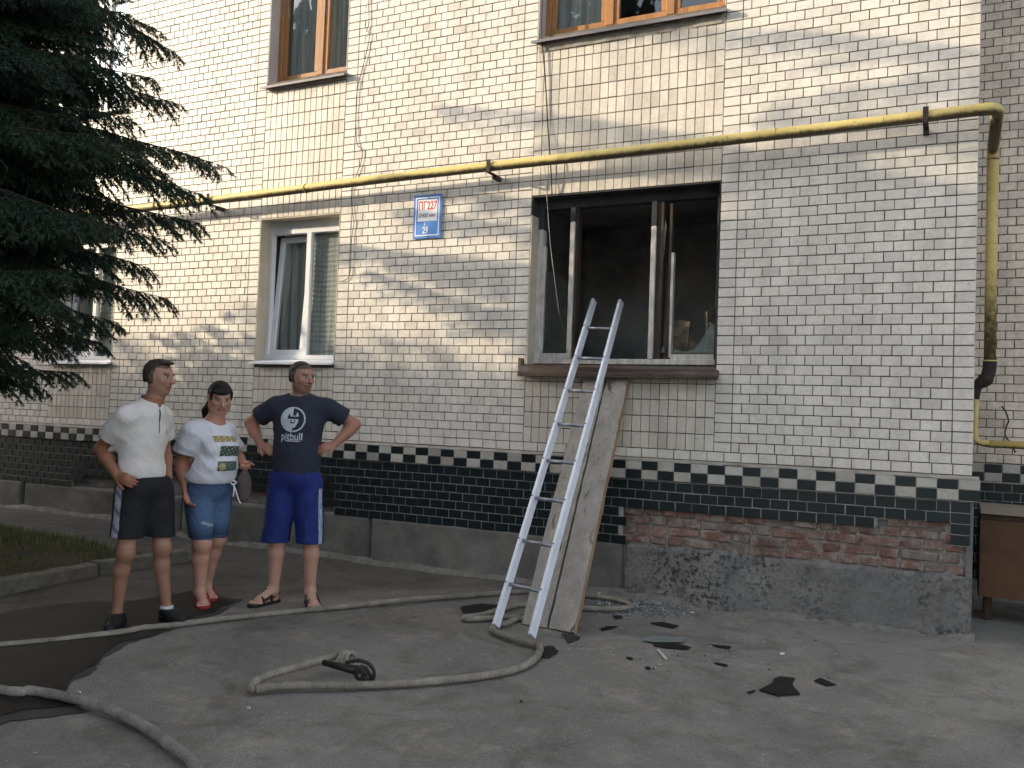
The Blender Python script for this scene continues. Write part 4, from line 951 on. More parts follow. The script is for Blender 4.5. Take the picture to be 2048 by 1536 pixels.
for _ in range(74):
    u_ = rs_.uniform(-60, 250); v_ = rs_.uniform(-40, 660); ext.append(W(u_*(1-.55*max(0, v_-400)/300), v_, rs_.uniform(-3.3, -2.2)))
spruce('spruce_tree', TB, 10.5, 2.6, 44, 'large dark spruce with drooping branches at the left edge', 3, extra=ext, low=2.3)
# trees across the yard: they shade the wall and show in the window panes
crown_cache = {}
def leaf_tree(name, base, h, r, label, seed, kind=0, group='trees across the yard, outside the picture'):
    root = empty(name, base, rz=seed*1.3, label=label, cat='tree', group=group)
    if kind not in crown_cache:
        rs = np.random.default_rng(50+kind); cl = []
        for i in range(90):
            z = rs.uniform(.04, 1.0); rr = (math.sqrt(max(0, 1-((z-.42)/.60)**2)))*rs.uniform(.35, 1.0); a = rs.random()*2*PI; cl.append((rr*math.cos(a), rr*math.sin(a), z))
        cl = np.array(cl); n = 19000; k = rs.integers(0, len(cl), n); c = cl[k]+rs.normal(0, 1, (n, 3))*[.16, .16, .055]; s = rs.uniform(.025, .06, (n, 1))
        a_ = rs.normal(size=(n, 3)); a_ /= np.linalg.norm(a_, axis=1)[:, None]; b_ = np.cross(a_, rs.normal(size=(n, 3))); b_ /= np.linalg.norm(b_, axis=1)[:, None]
        zs_ = np.array([1, 1, .45]); Vv = np.stack([c-a_*s*zs_, c+b_*s*.8*zs_, c+a_*s*zs_, c-b_*s*.8*zs_], 1).reshape(-1, 3)
        crown_cache[kind] = mesh('crown', Vv, np.arange(n*4).reshape(-1, 4), M_needle, tint=np.repeat(np.clip(rs.random(n), 0, 1), 4))
    o = link('crown', crown_cache[kind], root); o.scale = (r, r, h)
    MB().tube([(0, 0, -.1), (.05, 0, h*.4), (0, .05, h*.8)], [.2, .14, .04], 8).obj('trunk', M_bark, root, smooth=True)
    return root
yard = [(-19.2,-9.2,8.3,1.1),(-10.6,-3.0,3.3,1.7),(-11.3,-5.4,3.8,2.),(-6.6,-8.2,7.,2.6),(-10.2,-7.,6.,2.5),(-13.5,-5.8,3.0,1.8),(-33,-9,7.3,3.),(-29.5,-10,7.2,2.7),(-26.3,-9,6.7,2.5),(-23.3,-10,7.0,2.5),(-20.3,-9,6.5,2.4),(-18,-10.5,7.6,2.8),(-13.6,-10.8,12.,2.5),(-12,-11,12.5,3.6),(-8.5,-12.5,11.,3.4),(-24,-14,8.3,3.4),(-30,-14.5,8.6,3.4),(-19,-15,11.5,3.6)]  # unseen; low bushes, near-left trees and the slim first tree added for shade
for i, (x, y, h, r) in enumerate(yard): leaf_tree('yard_tree', (x, y, 0), h, r, 'unseen leafy tree outside the picture, set for shade and window reflections', i, i % 3)
# ---------------------------------------------------------------- people: each body is one smooth surface grown from a distance field
class Field:
    def __init__(s, lo, hi, res):
        s.lo = np.array(lo, float); s.res = res; s.n = np.ceil((np.array(hi)-s.lo)/res).astype(int)+1
        s.f = np.full(s.n, .2, np.float32)
    def sub(s, lo, hi):
        a = np.maximum(0, np.floor((np.array(lo)-s.lo)/s.res).astype(int)); b = np.minimum(s.n, np.ceil((np.array(hi)-s.lo)/s.res).astype(int)+1)
        if (b <= a).any(): return None
        sl_ = tuple(slice(i, j) for i, j in zip(a, b)); ax = [s.lo[k]+s.res*np.arange(a[k], b[k]) for k in range(3)]
        P = np.stack(np.meshgrid(*ax, indexing='ij'), -1).astype(np.float32); return sl_, P
    def comb(s, lo, hi, fn, k=.02, mode='u', pad=.06):
        r = s.sub(np.array(lo)-pad-k, np.array(hi)+pad+k)
        if r is None: return
        sl_, P = r; d = fn(P); a = s.f[sl_]
        if mode == 'u': h = np.maximum(k-np.abs(a-d), 0)/max(k, 1e-6); s.f[sl_] = np.minimum(a, d)-h*h*k/4
        else: h = np.maximum(k-np.abs(a+d), 0)/max(k, 1e-6); s.f[sl_] = np.maximum(a, -d)+h*h*k/4
    def cone(s, a, b, ra, rb, k=.02, mode='u', flat=None):
        a = np.array(a, np.float32); b = np.array(b, np.float32); r = max(ra, rb)
        def fn(P):
            q = P-a; ab = b-a
            if flat is not None:
                n_ = np.array(flat[0], np.float32); n_ /= np.linalg.norm(n_); n_ = n_-ab*(n_@ab)/(ab@ab); n_ /= np.linalg.norm(n_); q = q+np.multiply.outer(q@n_, n_)*(flat[1]-1)
            t = np.clip((q@ab)/(ab@ab), 0, 1); return np.linalg.norm(q-t[..., None]*ab, axis=-1)-(ra+t*(rb-ra))
        s.comb(np.minimum(a, b)-r, np.maximum(a, b)+r, fn, k, mode)
    def ell(s, c, rad, ax=None, k=.02, mode='u'):
        c = np.array(c, np.float32); rad = np.array(rad, np.float32); A = np.eye(3, dtype=np.float32) if ax is None else np.array(ax, np.float32)
        def fn(P):
            q = (P-c)@A.T; k0 = np.linalg.norm(q/rad, axis=-1); k1 = np.linalg.norm(q/(rad*rad), axis=-1); return k0*(k0-1)/np.maximum(k1, 1e-6)
        m_ = max(rad); s.comb(c-m_, c+m_, fn, k, mode)
    def mesh(s, name, mat, colfn=None, smooth_it=1):
        f = s.f; ins = f < 0; nx, ny, nz = f.shape
        c = ins[:-1, :-1, :-1].astype(np.int8)
        cnt = sum(ins[i:nx-1+i, j:ny-1+j, k:nz-1+k].astype(np.int8) for i in (0, 1) for j in (0, 1) for k in (0, 1))
        act = (cnt > 0) & (cnt < 8); ids = -np.ones(act.shape, np.int64); ii = np.argwhere(act); ids[act] = np.arange(len(ii))
        acc = np.zeros((len(ii), 3)); num = np.zeros(len(ii))
        corners = [(i, j, k) for i in (0, 1) for j in (0, 1) for k in (0, 1)]
        for a in corners:
            for ax in range(3):
                if a[ax]: continue
                b = list(a); b[ax] = 1
                fa = f[ii[:, 0]+a[0], ii[:, 1]+a[1], ii[:, 2]+a[2]]; fb = f[ii[:, 0]+b[0], ii[:, 1]+b[1], ii[:, 2]+b[2]]
                cr = (fa < 0) != (fb < 0); t = np.where(cr, fa/np.where(cr, fa-fb, 1), 0)
                p = np.array(a, float)[None]+np.zeros((len(ii), 1)); p[:, ax] += t; acc[cr] += p[cr]; num[cr] += 1
        Vv = (ii+acc/num[:, None])*s.res+s.lo; Q = []
        for ax in range(3):
            o1, o2 = [(1, 2), (2, 0), (0, 1)][ax]
            A = ins.take(range(0, f.shape[ax]-1), ax); B = ins.take(range(1, f.shape[ax]), ax); e = np.argwhere(A != B)
            e = e[(e[:, o1] > 0) & (e[:, o2] > 0) & (e[:, o1] < f.shape[o1]-1) & (e[:, o2] < f.shape[o2]-1)]
            def g(d1, d2):
                q = e.copy(); q[:, o1] -= d1; q[:, o2] -= d2; return ids[q[:, 0], q[:, 1], q[:, 2]]
            q = np.stack([g(1, 1), g(0, 1), g(0, 0), g(1, 0)], 1); fl = ~ins[e[:, 0], e[:, 1], e[:, 2]]
            q[fl] = q[fl][:, ::-1]; Q.append(q)
        Q = np.concatenate(Q); Q = Q[(Q >= 0).all(1)]
        for _ in range(smooth_it):
            nb = np.zeros_like(Vv); ct = np.zeros(len(Vv))
            for i in range(4):
                np.add.at(nb, Q[:, i], Vv[Q[:, (i+1) % 4]]); np.add.at(ct, Q[:, i], 1)
            Vv = Vv*.45+.55*nb/np.maximum(ct, 1)[:, None]
        me = mesh(name, Vv, Q, mat, smooth=True, tint=colfn(Vv) if colfn else None); return me
unit = lambda v: np.array(v, float)/np.linalg.norm(v)
def person_mat(name, rough, var=.12, scale=30, bump=0., spec=.4, sss=0., stretch=None):
    m = N(name); n1 = m.noise(scale, 5, .65, stretch=stretch); c = m.mix(m.attr(), m.ramp(n1, [(.3, 1-var*1.6), (.7, 1.)]), 1., 'MULTIPLY'); m.col(c).set(rough, spec=spec)
    if bump: m.bump(m.noise(scale*5, 4), bump, .003)
    if 'cloth' in name or name == 'denim': m.bump(m.noise(7, 3, .55, stretch=(1, 1, .7), dist=1.6), .5, .025).bump(m.noise(19, 3, .5, dist=1.0), .15, .008)
    if sss: m.b.inputs['Subsurface Weight'].default_value = sss; m.b.inputs['Subsurface Radius'].default_value = (.02, .008, .004)
    return m.m
M_skin = person_mat('skin', .52, .10, 14, .12, .4, .0); M_cloth = person_mat('knit_cloth', .9, .08, 9, .25, .2); M_denim = person_mat('denim', .9, .22, 60, .3, .2)
M_sheen = person_mat('polyester_cloth', .78, .12, 7, .1, .4); M_hair = person_mat('hair', .6, .5, 120, .6, .3, stretch=(1, 1, .25)); M_shoe = person_mat('shoe_leather', .6, .2, 30, .2)
def bodyfield(J, S, res=.0048):
    pts = np.array([v for v in J.values()]); F = Field(pts.min(0)-.17, pts.max(0)+.17, res); F.lo[2] = max(F.lo[2], -.02)
    F = Field(F.lo, pts.max(0)+.17, res)
    g = lambda n_: np.array(J[n_], float); s = S.get('s', 1.)
    side, fr = unit(S['side']), unit(S['front']); Z = np.array([0, 0, 1.]); ax = [side, fr, Z]
    T = S['torso']                        # list of (point, half width, half depth, half height)
    for c, rw, rd, rh in T: F.ell(c, (rw, rd, rh), ax, k=.06)
    F.cone(g('neck')+[0, 0, -.06], g('head')-Z*.05-fr*.0, .062*s, .053*s, k=.035)
    for a in 'RL':
        sh, el, wr = g('sh'+a), g('el'+a), g('wr'+a); aw = S.get('arm', 1.)
        F.cone(sh, el, .046*aw, .041*aw, k=.03); F.ell(sh+(el-sh)*.35, (.047*aw, .047*aw, .07*aw), k=.04)
        F.cone(el, el+(wr-el)*.4, .041*aw, .042*aw, k=.02); F.cone(el+(wr-el)*.3, wr, .042*aw, .026*aw, k=.02)
        hp, kn, an = g('hip'+a), g('kn'+a), g('an'+a); lw = S.get('leg', 1.)
        F.cone(hp, kn, .088*lw, .057*lw, k=.04); cf = kn+(an-kn)*.30-fr*.014; F.cone(kn, cf, .053*lw, .054*lw, k=.03); F.cone(cf, an, .054*lw, .034*lw, k=.025); F.ell(kn+fr*.012, (.048*lw, .048*lw, .055*lw), k=.03)
        toe, heel = g('toe'+a), g('heel'+a); d = unit((toe-heel)*[1, 1, 0]); up = np.array([0, 0, .035])
        if S.get('shod'):
            F.cone(an, heel+up+d*.03, .032, .030, k=.02); continue
        F.cone(an, heel+up+d*.02, .034, .036, k=.02); F.cone(an+d*.015, toe+[0, 0, .03]-d*.06, .034, .030, k=.03, flat=None); F.cone(heel+[0, 0, .03]+d*.03, toe+[0, 0, .026]-d*.05, .034, .036, k=.02)
        sd = np.array([-d[1], d[0], 0])
        for i, (o, l, r_) in enumerate(((-.030, .0, .015), (-.010, .004, .011), (.007, .0, .010), (.022, -.008, .010), (.035, -.018, .009))):
            o = o*(1 if a == 'L' else -1)*-1; b = toe+sd*o+[0, 0, .018]; F.cone(b-d*.05, b+d*l, r_*1.1, r_, k=.004)
    # hands
    for a in 'RL':
        wr, ha = g('wr'+a), g('ha'+a); H_ = S['hand'+a]; d = unit(ha-wr); n_ = unit(H_['n']); n_ = unit(n_-d*(n_@d)); w_ = np.cross(d, n_)*H_.get('th', 1)
        pc = wr+d*.05; F.cone(wr, wr+d*.075, .026, .036, k=.015, flat=(n_, 2.0))
        for i in range(4):
            o = (-.027+.018*i); l = (.062, .074, .070, .055)[3-i]; b = wr+d*.078-w_*o*1.0; cu = H_.get('curl', .4)*(1+.12*i); p1 = b+(d*math.cos(cu*.6)-n_*math.sin(cu*.6))*l*.5; p2 = p1+(d*math.cos(cu*1.6)-n_*math.sin(cu*1.6))*l*.32; p3 = p2+(d*math.cos(cu*2.4)-n_*math.sin(cu*2.4))*l*.25
            F.cone(b-d*.02, p1, .0098, .0092, k=.006); F.cone(p1, p2, .0092, .0086, k=.004); F.cone(p2, p3, .0086, .0075, k=.004)
        tb = wr+d*.025+w_*.024; ta = H_.get('ta', .7); t1 = tb+(d*math.cos(ta)+w_*math.sin(ta)-n_*.2)*.038; t2 = t1+(d*math.cos(ta*.5)+w_*math.sin(ta*.5)-n_*.25)*.032
        F.cone(tb, t1, .014, .0115, k=.01); F.cone(t1, t2, .0115, .009, k=.005)
    # head
    hf, hu = unit(S['look']), unit(S.get('up', (0, 0, 1))); hu = unit(hu-hf*(hu@hf)); hs = np.cross(hf, hu); HX = [hs, hf, hu]; h = g('head'); q = S.get('hs', 1.)
    F.ell(h+hu*.028*q-hf*.014*q, (.073*q, .092*q, .083*q), HX, k=.03); F.ell(h-hu*.028*q+hf*.018*q, (.060*q, .066*q, .074*q), HX, k=.03)
    F.ell(h-hu*.082*q+hf*.050*q, (.030*q, .024*q, .022*q), HX, k=.03)                       # chin
    jw = S.get('jaw', 1.)
    for sd in (-1, 1):
        F.ell(h-hu*.055*q+hs*sd*.042*q*jw+hf*.01*q, (.020*q, .032*q, .028*q), HX, k=.03)        # jaw
        F.ell(h-hu*.012*q+hs*sd*.040*q+hf*.052*q, (.022*q, .020*q, .018*q), HX, k=.02)     # cheek
        F.ell(h+hu*.030*q+hs*sd*.028*q+hf*.076*q, (.022*q, .010*q, .008*q), HX, k=.012)    # brow
        F.ell(h+hu*.012*q+hs*sd*.030*q+hf*.094*q, (.016*q, .016*q, .011*q), HX, k=.012, mode='s')  # socket
        F.ell(h+hu*.012*q+hs*sd*.030*q+hf*.069*q, (.0125*q, .0125*q, .0115*q), HX, k=.004) # eyeball
        F.ell(h+hu*.002*q+hs*sd*.074*q-hf*.008*q, (.010*q, .020*q, .032*q), HX, k=.008)    # ear
        F.ell(h+hu*.004*q+hs*sd*.084*q-hf*.004*q, (.005*q, .010*q, .018*q), HX, k=.006, mode='s')
    F.cone(h+hu*.022*q+hf*.078*q, h-hu*.020*q+hf*.106*q, .009*q, .012*q, k=.012); F.ell(h-hu*.024*q+hf*.094*q, (.019*q, .012*q, .009*q), HX, k=.008)
    F.ell(h-hu*.046*q+hf*.081*q, (.026*q, .012*q, .008*q), HX, k=.008); F.ell(h-hu*.060*q+hf*.078*q, (.021*q, .012*q, .008*q), HX, k=.008)
    F.ell(h-hu*.0525*q+hf*.096*q, (.026*q, .010*q, .0018*q), HX, k=.003, mode='s')
    S['HX'] = HX
    return F
def skin_col(J, S):
    base = np.array(S['skin']); h = np.array(J['head']); hs, hf, hu = S['HX']; q = S.get('hs', 1.)
    def fn(Vv):
        c = np.tile(base, (len(Vv), 1)); r = Vv-h; a, b, u = r@hs/q, r@hf/q, r@hu/q; hd = (np.linalg.norm(r, axis=1) < .14*q)
        def put(m_, col, w_=1.): c[m_] = c[m_]*(1-w_)+np.array(col)*w_
        st = hd & (u < -.028) & (b > -.02) & (u > -.12) & (np.abs(a) < .07); put(st, base*np.array([.62, .60, .62]) if S.get('beard') else base, S.get('beard', 0))
        put(hd & (np.abs(u+.053) < .011) & (b > .07) & (np.abs(a) < .024), base*np.array([.86, .60, .58]), .8)
        put(hd & (np.abs(u+.0525) < .003) & (b > .06) & (np.abs(a) < .025), base*.35, .8)
        for sd in (-1, 1):
            ea, eu = a-sd*.030, u-.012; put(hd & (b > .055) & ((ea/.018)**2+(eu/.010)**2 < 1), base*.78, .7)
            put(hd & (b > .06) & ((ea/.014)**2+(eu/.0062)**2 < 1), (.42, .40, .38)); put(hd & (b > .06) & ((ea/.0065)**2+((eu)/.0065)**2 < 1), (.03, .022, .018))
            put(hd & (b > .06) & (np.abs(eu-.0070) < .0020) & (np.abs(ea) < .014), base*.22); put(hd & (b > .05) & (np.abs(eu-.020-.05*np.abs(ea)*-1) < .0036) & (np.abs(ea) < .020), S.get('browc', (.05, .035, .025)), .6)
        if 'hairline' in S: m_ = hd & S['hairline'](a, b, u); put(m_, S['hairc'], .9)
        for z0, z1, cc in S.get('bands', ()): put((Vv[:, 2] > z0) & (Vv[:, 2] < z1), cc)
        n_ = np.array(J['neck']); arms = ((Vv[:, 2] > .55) & ~hd); c[arms] *= S.get('tan', 1.)
        low = Vv[:, 2] < .5; c[low] = c[low]*np.array(S.get('legtone', (1, 1, 1)))
        return np.clip(c, 0, 1)
    return fn
def folds(P, amp, sd, freq=24., dirs=((1, .2, .5), (-.6, .3, .8), (.2, 1, -.3))):
    r = np.random.default_rng(sd); d = np.zeros(P.shape[:-1], np.float32); wx = np.sin(P[..., 2]*9+r.random()*6)*.6+np.sin(P[..., 0]*13+P[..., 1]*11)*.8
    for i, v in enumerate(dirs):
        v = unit(v); ph = r.random()*6; a = np.sin((P@v.astype(np.float32))*freq*(1+.45*i)+ph+wx*1.3)
        b = .5+.5*np.sin(P@unit(r.normal(size=3)).astype(np.float32)*11+ph*2); d += (np.abs(a)**.8-.5)*b/len(dirs)
    return amp*d
def garment(pts, res=.0055, pad=.15):
    pts = np.array(pts); return Field(pts.min(0)-pad, pts.max(0)+pad, res)
def cut_plane(F, p, n_, k=.004):       # removes the side the normal points to
    p = np.array(p, np.float32); n_ = unit(n_).astype(np.float32); sl_, P = F.sub(F.lo, F.lo+F.n*F.res); F.f = np.maximum(F.f, (P-p)@n_)
def add_folds(F, amp, sd, **k):
    sl_, P = F.sub(F.lo, F.lo+F.n*F.res); F.f = F.f+folds(P, amp, sd, **k).astype(np.float32)
def decal(name, target, cx, ax, au, mask, half, res, mat, off, parent, colfn=None):
    # a printed patch: small quads laid on the garment's surface where mask(u, v) is true
    bm = bmesh.new(); bm.from_mesh(target); bvh = BVHTree.FromBMesh(bm); bm.free(); c = Vector(cx); a, u = Vector(ax).normalized(), Vector(au).normalized(); n_ = a.cross(u)
    nu, nv = int(half[0]*2/res), int(half[1]*2/res); ids = {}; Vv = []; Fc = []; tint = []
    def vid(i, j):
        if (i, j) not in ids:
            p = c+a*(-half[0]+i*res)+u*(-half[1]+j*res); h = bvh.ray_cast(p+n_*.3, -n_)
            ids[(i, j)] = None if h[0] is None else len(Vv)
            if h[0] is not None: Vv.append(tuple(h[0]+n_*off)); tint.append(colfn(-half[0]+i*res, -half[1]+j*res) if colfn else (1, 1, 1))
        return ids[(i, j)]
    for i in range(nu):
        for j in range(nv):
            if mask(-half[0]+(i+.5)*res, -half[1]+(j+.5)*res):
                q = [vid(i, j), vid(i+1, j), vid(i+1, j+1), vid(i, j+1)]
                if None not in q: Fc.append(q)
    if not Fc: return None
    me = mesh(name, Vv, Fc, mat, smooth=True, tint=tint); return link(name, me, parent)
def text_mask(s, size, sx=1.):          # turns lettering into a mask over (u, v)
    c = bpy.data.curves.new('t', 'FONT'); c.body = s; c.size = size; c.align_x = 'CENTER'; c.align_y = 'CENTER'; c.offset = size*.02
    o = bpy.data.objects.new('t', c); COL.objects.link(o); bpy.context.view_layer.update(); me = bpy.data.meshes.new_from_object(o.evaluated_get(bpy.context.evaluated_depsgraph_get()))
    bm = bmesh.new(); bm.from_mesh(me); bvh = BVHTree.FromBMesh(bm); bpy.data.objects.remove(o); bm.free(); bpy.data.meshes.remove(me)
    return lambda u, v: bvh.ray_cast(Vector((u/sx, v, 1)), Vector((0, 0, -1)))[0] is not None
const = lambda c: (lambda Vv: np.tile(np.array(c, float), (len(Vv), 1)))
RZ = math.atan2(.4446, .8957)
def hair_cap(name, J, S, thick, front, mat, parent, colr, extra=None, back_low=-.06, res=.0042, side_low=-.01):
    h = np.array(J['head']); hs, hf, hu = S['HX']; q = S.get('hs', 1.); F = Field(h-.17, h+.17, res); HX = [hs, hf, hu]
    F.ell(h+hu*.030*q-hf*.015*q, (.073*q+thick, .092*q+thick, .083*q+thick), HX, k=.01)
    F.ell(h-hu*.02*q-hf*.022*q, (.066*q+thick, .074*q+thick*.8, .06*q), HX, k=.02)
    sl_, P = F.sub(F.lo, F.lo+F.n*F.res); r = P-h; a, b, u = r@hs/q, r@hf/q, r@hu/q
    F.f = np.maximum(F.f, front(a, b, u).astype(np.float32)*q); F.f = np.maximum(F.f, (.026-np.sqrt((b+.006)**2+((u-.000)*.75)**2)).astype(np.float32)*(np.abs(a) > .05)-1.*(np.abs(a) <= .05)); F.f = F.f+(.0022*np.sin(a*400+u*170)*np.sin(b*330+u*120)).astype(np.float32)
    if extra: extra(F, h, hs, hf, hu, q)
    return link(name, F.mesh(name, mat, colr), parent)

# ---- the man in the dark T-shirt and blue shorts
def man3():
    root = empty('person', (-4.159, -1.796, .005), RZ, label='man in dark printed T-shirt and long blue shorts, hands on hips', cat='person')
    J = dict(head=(.012,-.005,1.597), neck=(-.002,.03,1.47), shR=(-.178,.02,1.385), shL=(.198,.02,1.395), elR=(-.372,.12,1.262), wrR=(-.262,.0,1.115), haR=(-.18,-.055,1.085), elL=(.378,.13,1.275), wrL=(.262,.015,1.135), haL=(.188,-.05,1.105),
             hipR=(-.092,.01,.86), hipL=(.100,.01,.86), knR=(-.108,-.015,.47), knL=(.128,-.015,.47), anR=(-.128,.03,.085), anL=(.132,.03,.085), toeR=(-.225,-.115,.0), toeL=(.205,-.145,.0), heelR=(-.122,.065,.0), heelL=(.118,.07,.0))
    S = dict(side=(1, 0, 0), front=(0, -1, 0), look=(.80, -.60, -.10), skin=(.40, .215, .155), beard=.8, tan=np.array([.95, .82, .75]), legtone=(1.30, 1.38, 1.42), arm=1.02, leg=1.0, hs=1.02, hairc=(.045, .035, .028),
             torso=[((.0,.015,1.33), .165, .105, .15), ((.0,.01,1.22), .155, .11, .13), ((-.002,.0,1.08), .145, .112, .13), ((.0,.01,.95), .152, .118, .12), ((.01,.03,1.42), .11, .06, .06)],
             handR=dict(n=(-.3,-.6,.7), curl=.5, th=1), handL=dict(n=(.3,-.6,.7), curl=.5, th=-1),
             hairline=lambda a, b, u: (u > .058-.25*np.maximum(b-.03, 0)*-1) & (b < .066) | ((b < .012) & (u > -.035)) & (np.abs(a) > -1))
    F = bodyfield(J, S); link('body', F.mesh('body', M_skin, skin_col(J, S)), root)
    hair_cap('hair', J, S, .0022, lambda a, b, u: np.maximum(np.maximum((b-.062)-.0*(u), .030-u+(b+.02)*1.1), np.where(u < .022, b+.028, -1.)), M_hair, root, const((.050, .041, .034)))
    g = lambda n_: np.array(J[n_])
    T = garment([(-.36, -.1, .9), (.36, .15, 1.52)], pad=.06); ax = np.eye(3)
    for c, rw, rd, rh in (((0,.018,1.34),.182,.122,.15), ((0,.008,1.24),.170,.128,.14), ((0,.0,1.10),.160,.130,.14), ((0,.005,.99),.163,.134,.13), ((.005,.03,1.415),.150,.072,.055)): T.ell(c, (rw, rd, rh), k=.07)
    T.cone((-.0,.005,1.25), (0,.005,.9), .15, .160, k=.04, flat=((0,1,0), 1.22))
    for a in 'RL':
        sh, el = g('sh'+a), g('el'+a); T.cone(sh+(el-sh)*.0, sh+(el-sh)*.72, .069, .077, k=.06)
    add_folds(T, .013, 3, freq=18.)
    for a in 'RL':
        sh, el = g('sh'+a), g('el'+a); d = unit(el-sh)
        sl_, P = T.sub(T.lo, T.lo+T.n*T.res); far = (P-(sh+(el-sh)*.60))@d.astype(np.float32); m_ = (np.abs(P[..., 0]) > .205); T.f = np.where(m_, np.maximum(T.f, far), T.f); T.cone(sh+(el-sh)*.52, sh+(el-sh)*.9, .050, .062, k=.004, mode='s')
    cut_plane(T, (0, 0, .922), (0, 0, -1)); T.cone((0, 0, .90), (0, 0, .94), .15, .146, k=.002, mode='s', flat=((0,1,0), 1.25)); T.cone(g('neck')+[0, -.015, -.012], g('neck')+[0, -.02, .12], .066, .09, k=.006, mode='s')
    tm = T.mesh('tshirt', M_cloth, const((.034, .038, .058))); link('tshirt', tm, root)
    M_print = person_mat('white_print', .8, .25, 60); R_ = .088; EK = .056/.088
    def emblem(u, v):
        r = math.hypot(u, v)
        if r >= R_: return False
        if r > .88*R_: return True
        u, v = u*EK, v*EK
        dark = (-.022 < u < .024 and .001 < v < .013) or (abs(v+.014) < .0025 and -.010 < u < .012) or (abs(v+.006) < .004 and (abs(u+.006) < .003 or abs(u-.010) < .003))
        earl = .013 <= v < .024 and -.022+.5*(v-.013) < u < -.012
        if u < 0: return not (dark or earl)
        face = -.036 < v < .018 and u < .024-.55*max(0, -v-.012); ear = .016 <= v < .033 and abs(u-.019) < .002+.28*(.033-v)
        return (face or ear) and not dark
    decal('emblem', tm, (-.010, -.2, 1.300), (1, 0, 0), (0, 0, 1), emblem, (.090, .090), .003, M_print, .002, root, lambda u, v: (.62, .66, .72))
    tx = text_mask('pitbull', .072, .85); decal('chest_lettering', tm, (-.012, -.2, 1.180), (1, 0, .0), (0, 0, 1), lambda u, v: tx(u, v) or (abs(v+.030) < .004 and -.045 < u < .06), (.095, .042), .0022, M_print, .002, root, lambda u, v: (.60, .64, .70))
    B = garment([(-.2, -.1, .42), (.2, .12, .95)], pad=.08)
    B.ell((0, .01, .90), (.172, .142, .13), k=.05)
    for a, x in (('R', -1), ('L', 1)):
        B.cone((x*.085, .01, .86), (x*.123-.004, .0, .39), .110, .098, k=.035, flat=((0, 1, 0), 1.0))
    add_folds(B, .022, 8, freq=17., dirs=((1, .1, .15), (.8, .3, -.3), (.2, 1, .2)))
    cut_plane(B, (0, 0, .955), (0, 0, 1)); cut_plane(B, (0, 0, .432), (0, 0, -1))
    for x in (-1, 1): B.cone((x*.120, .0, .40), (x*.118, .0, .60), .084, .06, k=.004, mode='s')
    def bc(Vv):
        c = np.tile((.010, .024, .165), (len(Vv), 1)); x, y, z = Vv.T; an = np.arctan2(-(y-.0), x-.119)
        st = (x > .04) & (z < .82)
        for k_ in (.30, .46, .62): c[st & (np.abs(an-k_) < .050)] = (.50, .54, .66)
        return c
    link('shorts', B.mesh('shorts', M_sheen, bc), root)
    for a in 'RL': sandal(J, a, root, (.018, .017, .017), dark=True)
def sandal(J, a, root, colr, dark=False):
    toe, heel, an = (np.array(J[k_+a]) for k_ in ('toe', 'heel', 'an')); d = unit(toe-heel); sd = np.array([-d[1], d[0], 0]); L = np.linalg.norm(toe-heel)
    F = Field(np.minimum(toe, heel)-[.08, .08, .02], np.maximum(toe, heel)+[.08, .08, .16], .0042)
    for t0, t1, w0, w1 in ((-.02, .45, .036, .036), (.45, .98, .036, .046)): F.cone(heel+d*L*t0+[0, 0, .008], heel+d*L*t1+[0, 0, .008], w0, w1, k=.02, flat=((0, 0, 1), 1.))
    sl_, P = F.sub(F.lo, F.lo+F.n*F.res); F.f = np.maximum(F.f, np.abs(P[..., 2]-.004)-.013)
    def strap(pts, r=.0085):
        Q = spline(pts, 5)
        for i in range(len(Q)-1): F.cone(Q[i], Q[i+1], r, r, k=.003)
    c1 = heel+d*L*.74; strap([c1-sd*.046+[0, 0, .01], c1-sd*.036+[0, 0, .042], c1+[0, 0, .058], c1+sd*.036+[0, 0, .042], c1+sd*.046+[0, 0, .01]])
    c2 = heel+d*L*.32; strap([c2-sd*.038+[0, 0, .01], c2-sd*.034+[0, 0, .06]+d*.02, c2+[0, 0, .098]+d*.016, c2+sd*.034+[0, 0, .06]+d*.02, c2+sd*.038+[0, 0, .01]])
    strap([c2-sd*.040+[0, 0, .04], heel-sd*.03+[0, 0, .06], heel-d*.034+[0, 0, .062], heel+sd*.03+[0, 0, .06], c2+sd*.040+[0, 0, .04]], .007)
    if dark: strap([c1-sd*.040+[0, 0, .03], (c1+c2)/2-sd*.042+[0, 0, .045], c2-sd*.036+[0, 0, .06]]); strap([c1+sd*.040+[0, 0, .03], (c1+c2)/2+sd*.042+[0, 0, .045], c2+sd*.036+[0, 0, .06]])
    link('sandal', F.mesh('sandal', M_shoe, const(colr)), root)
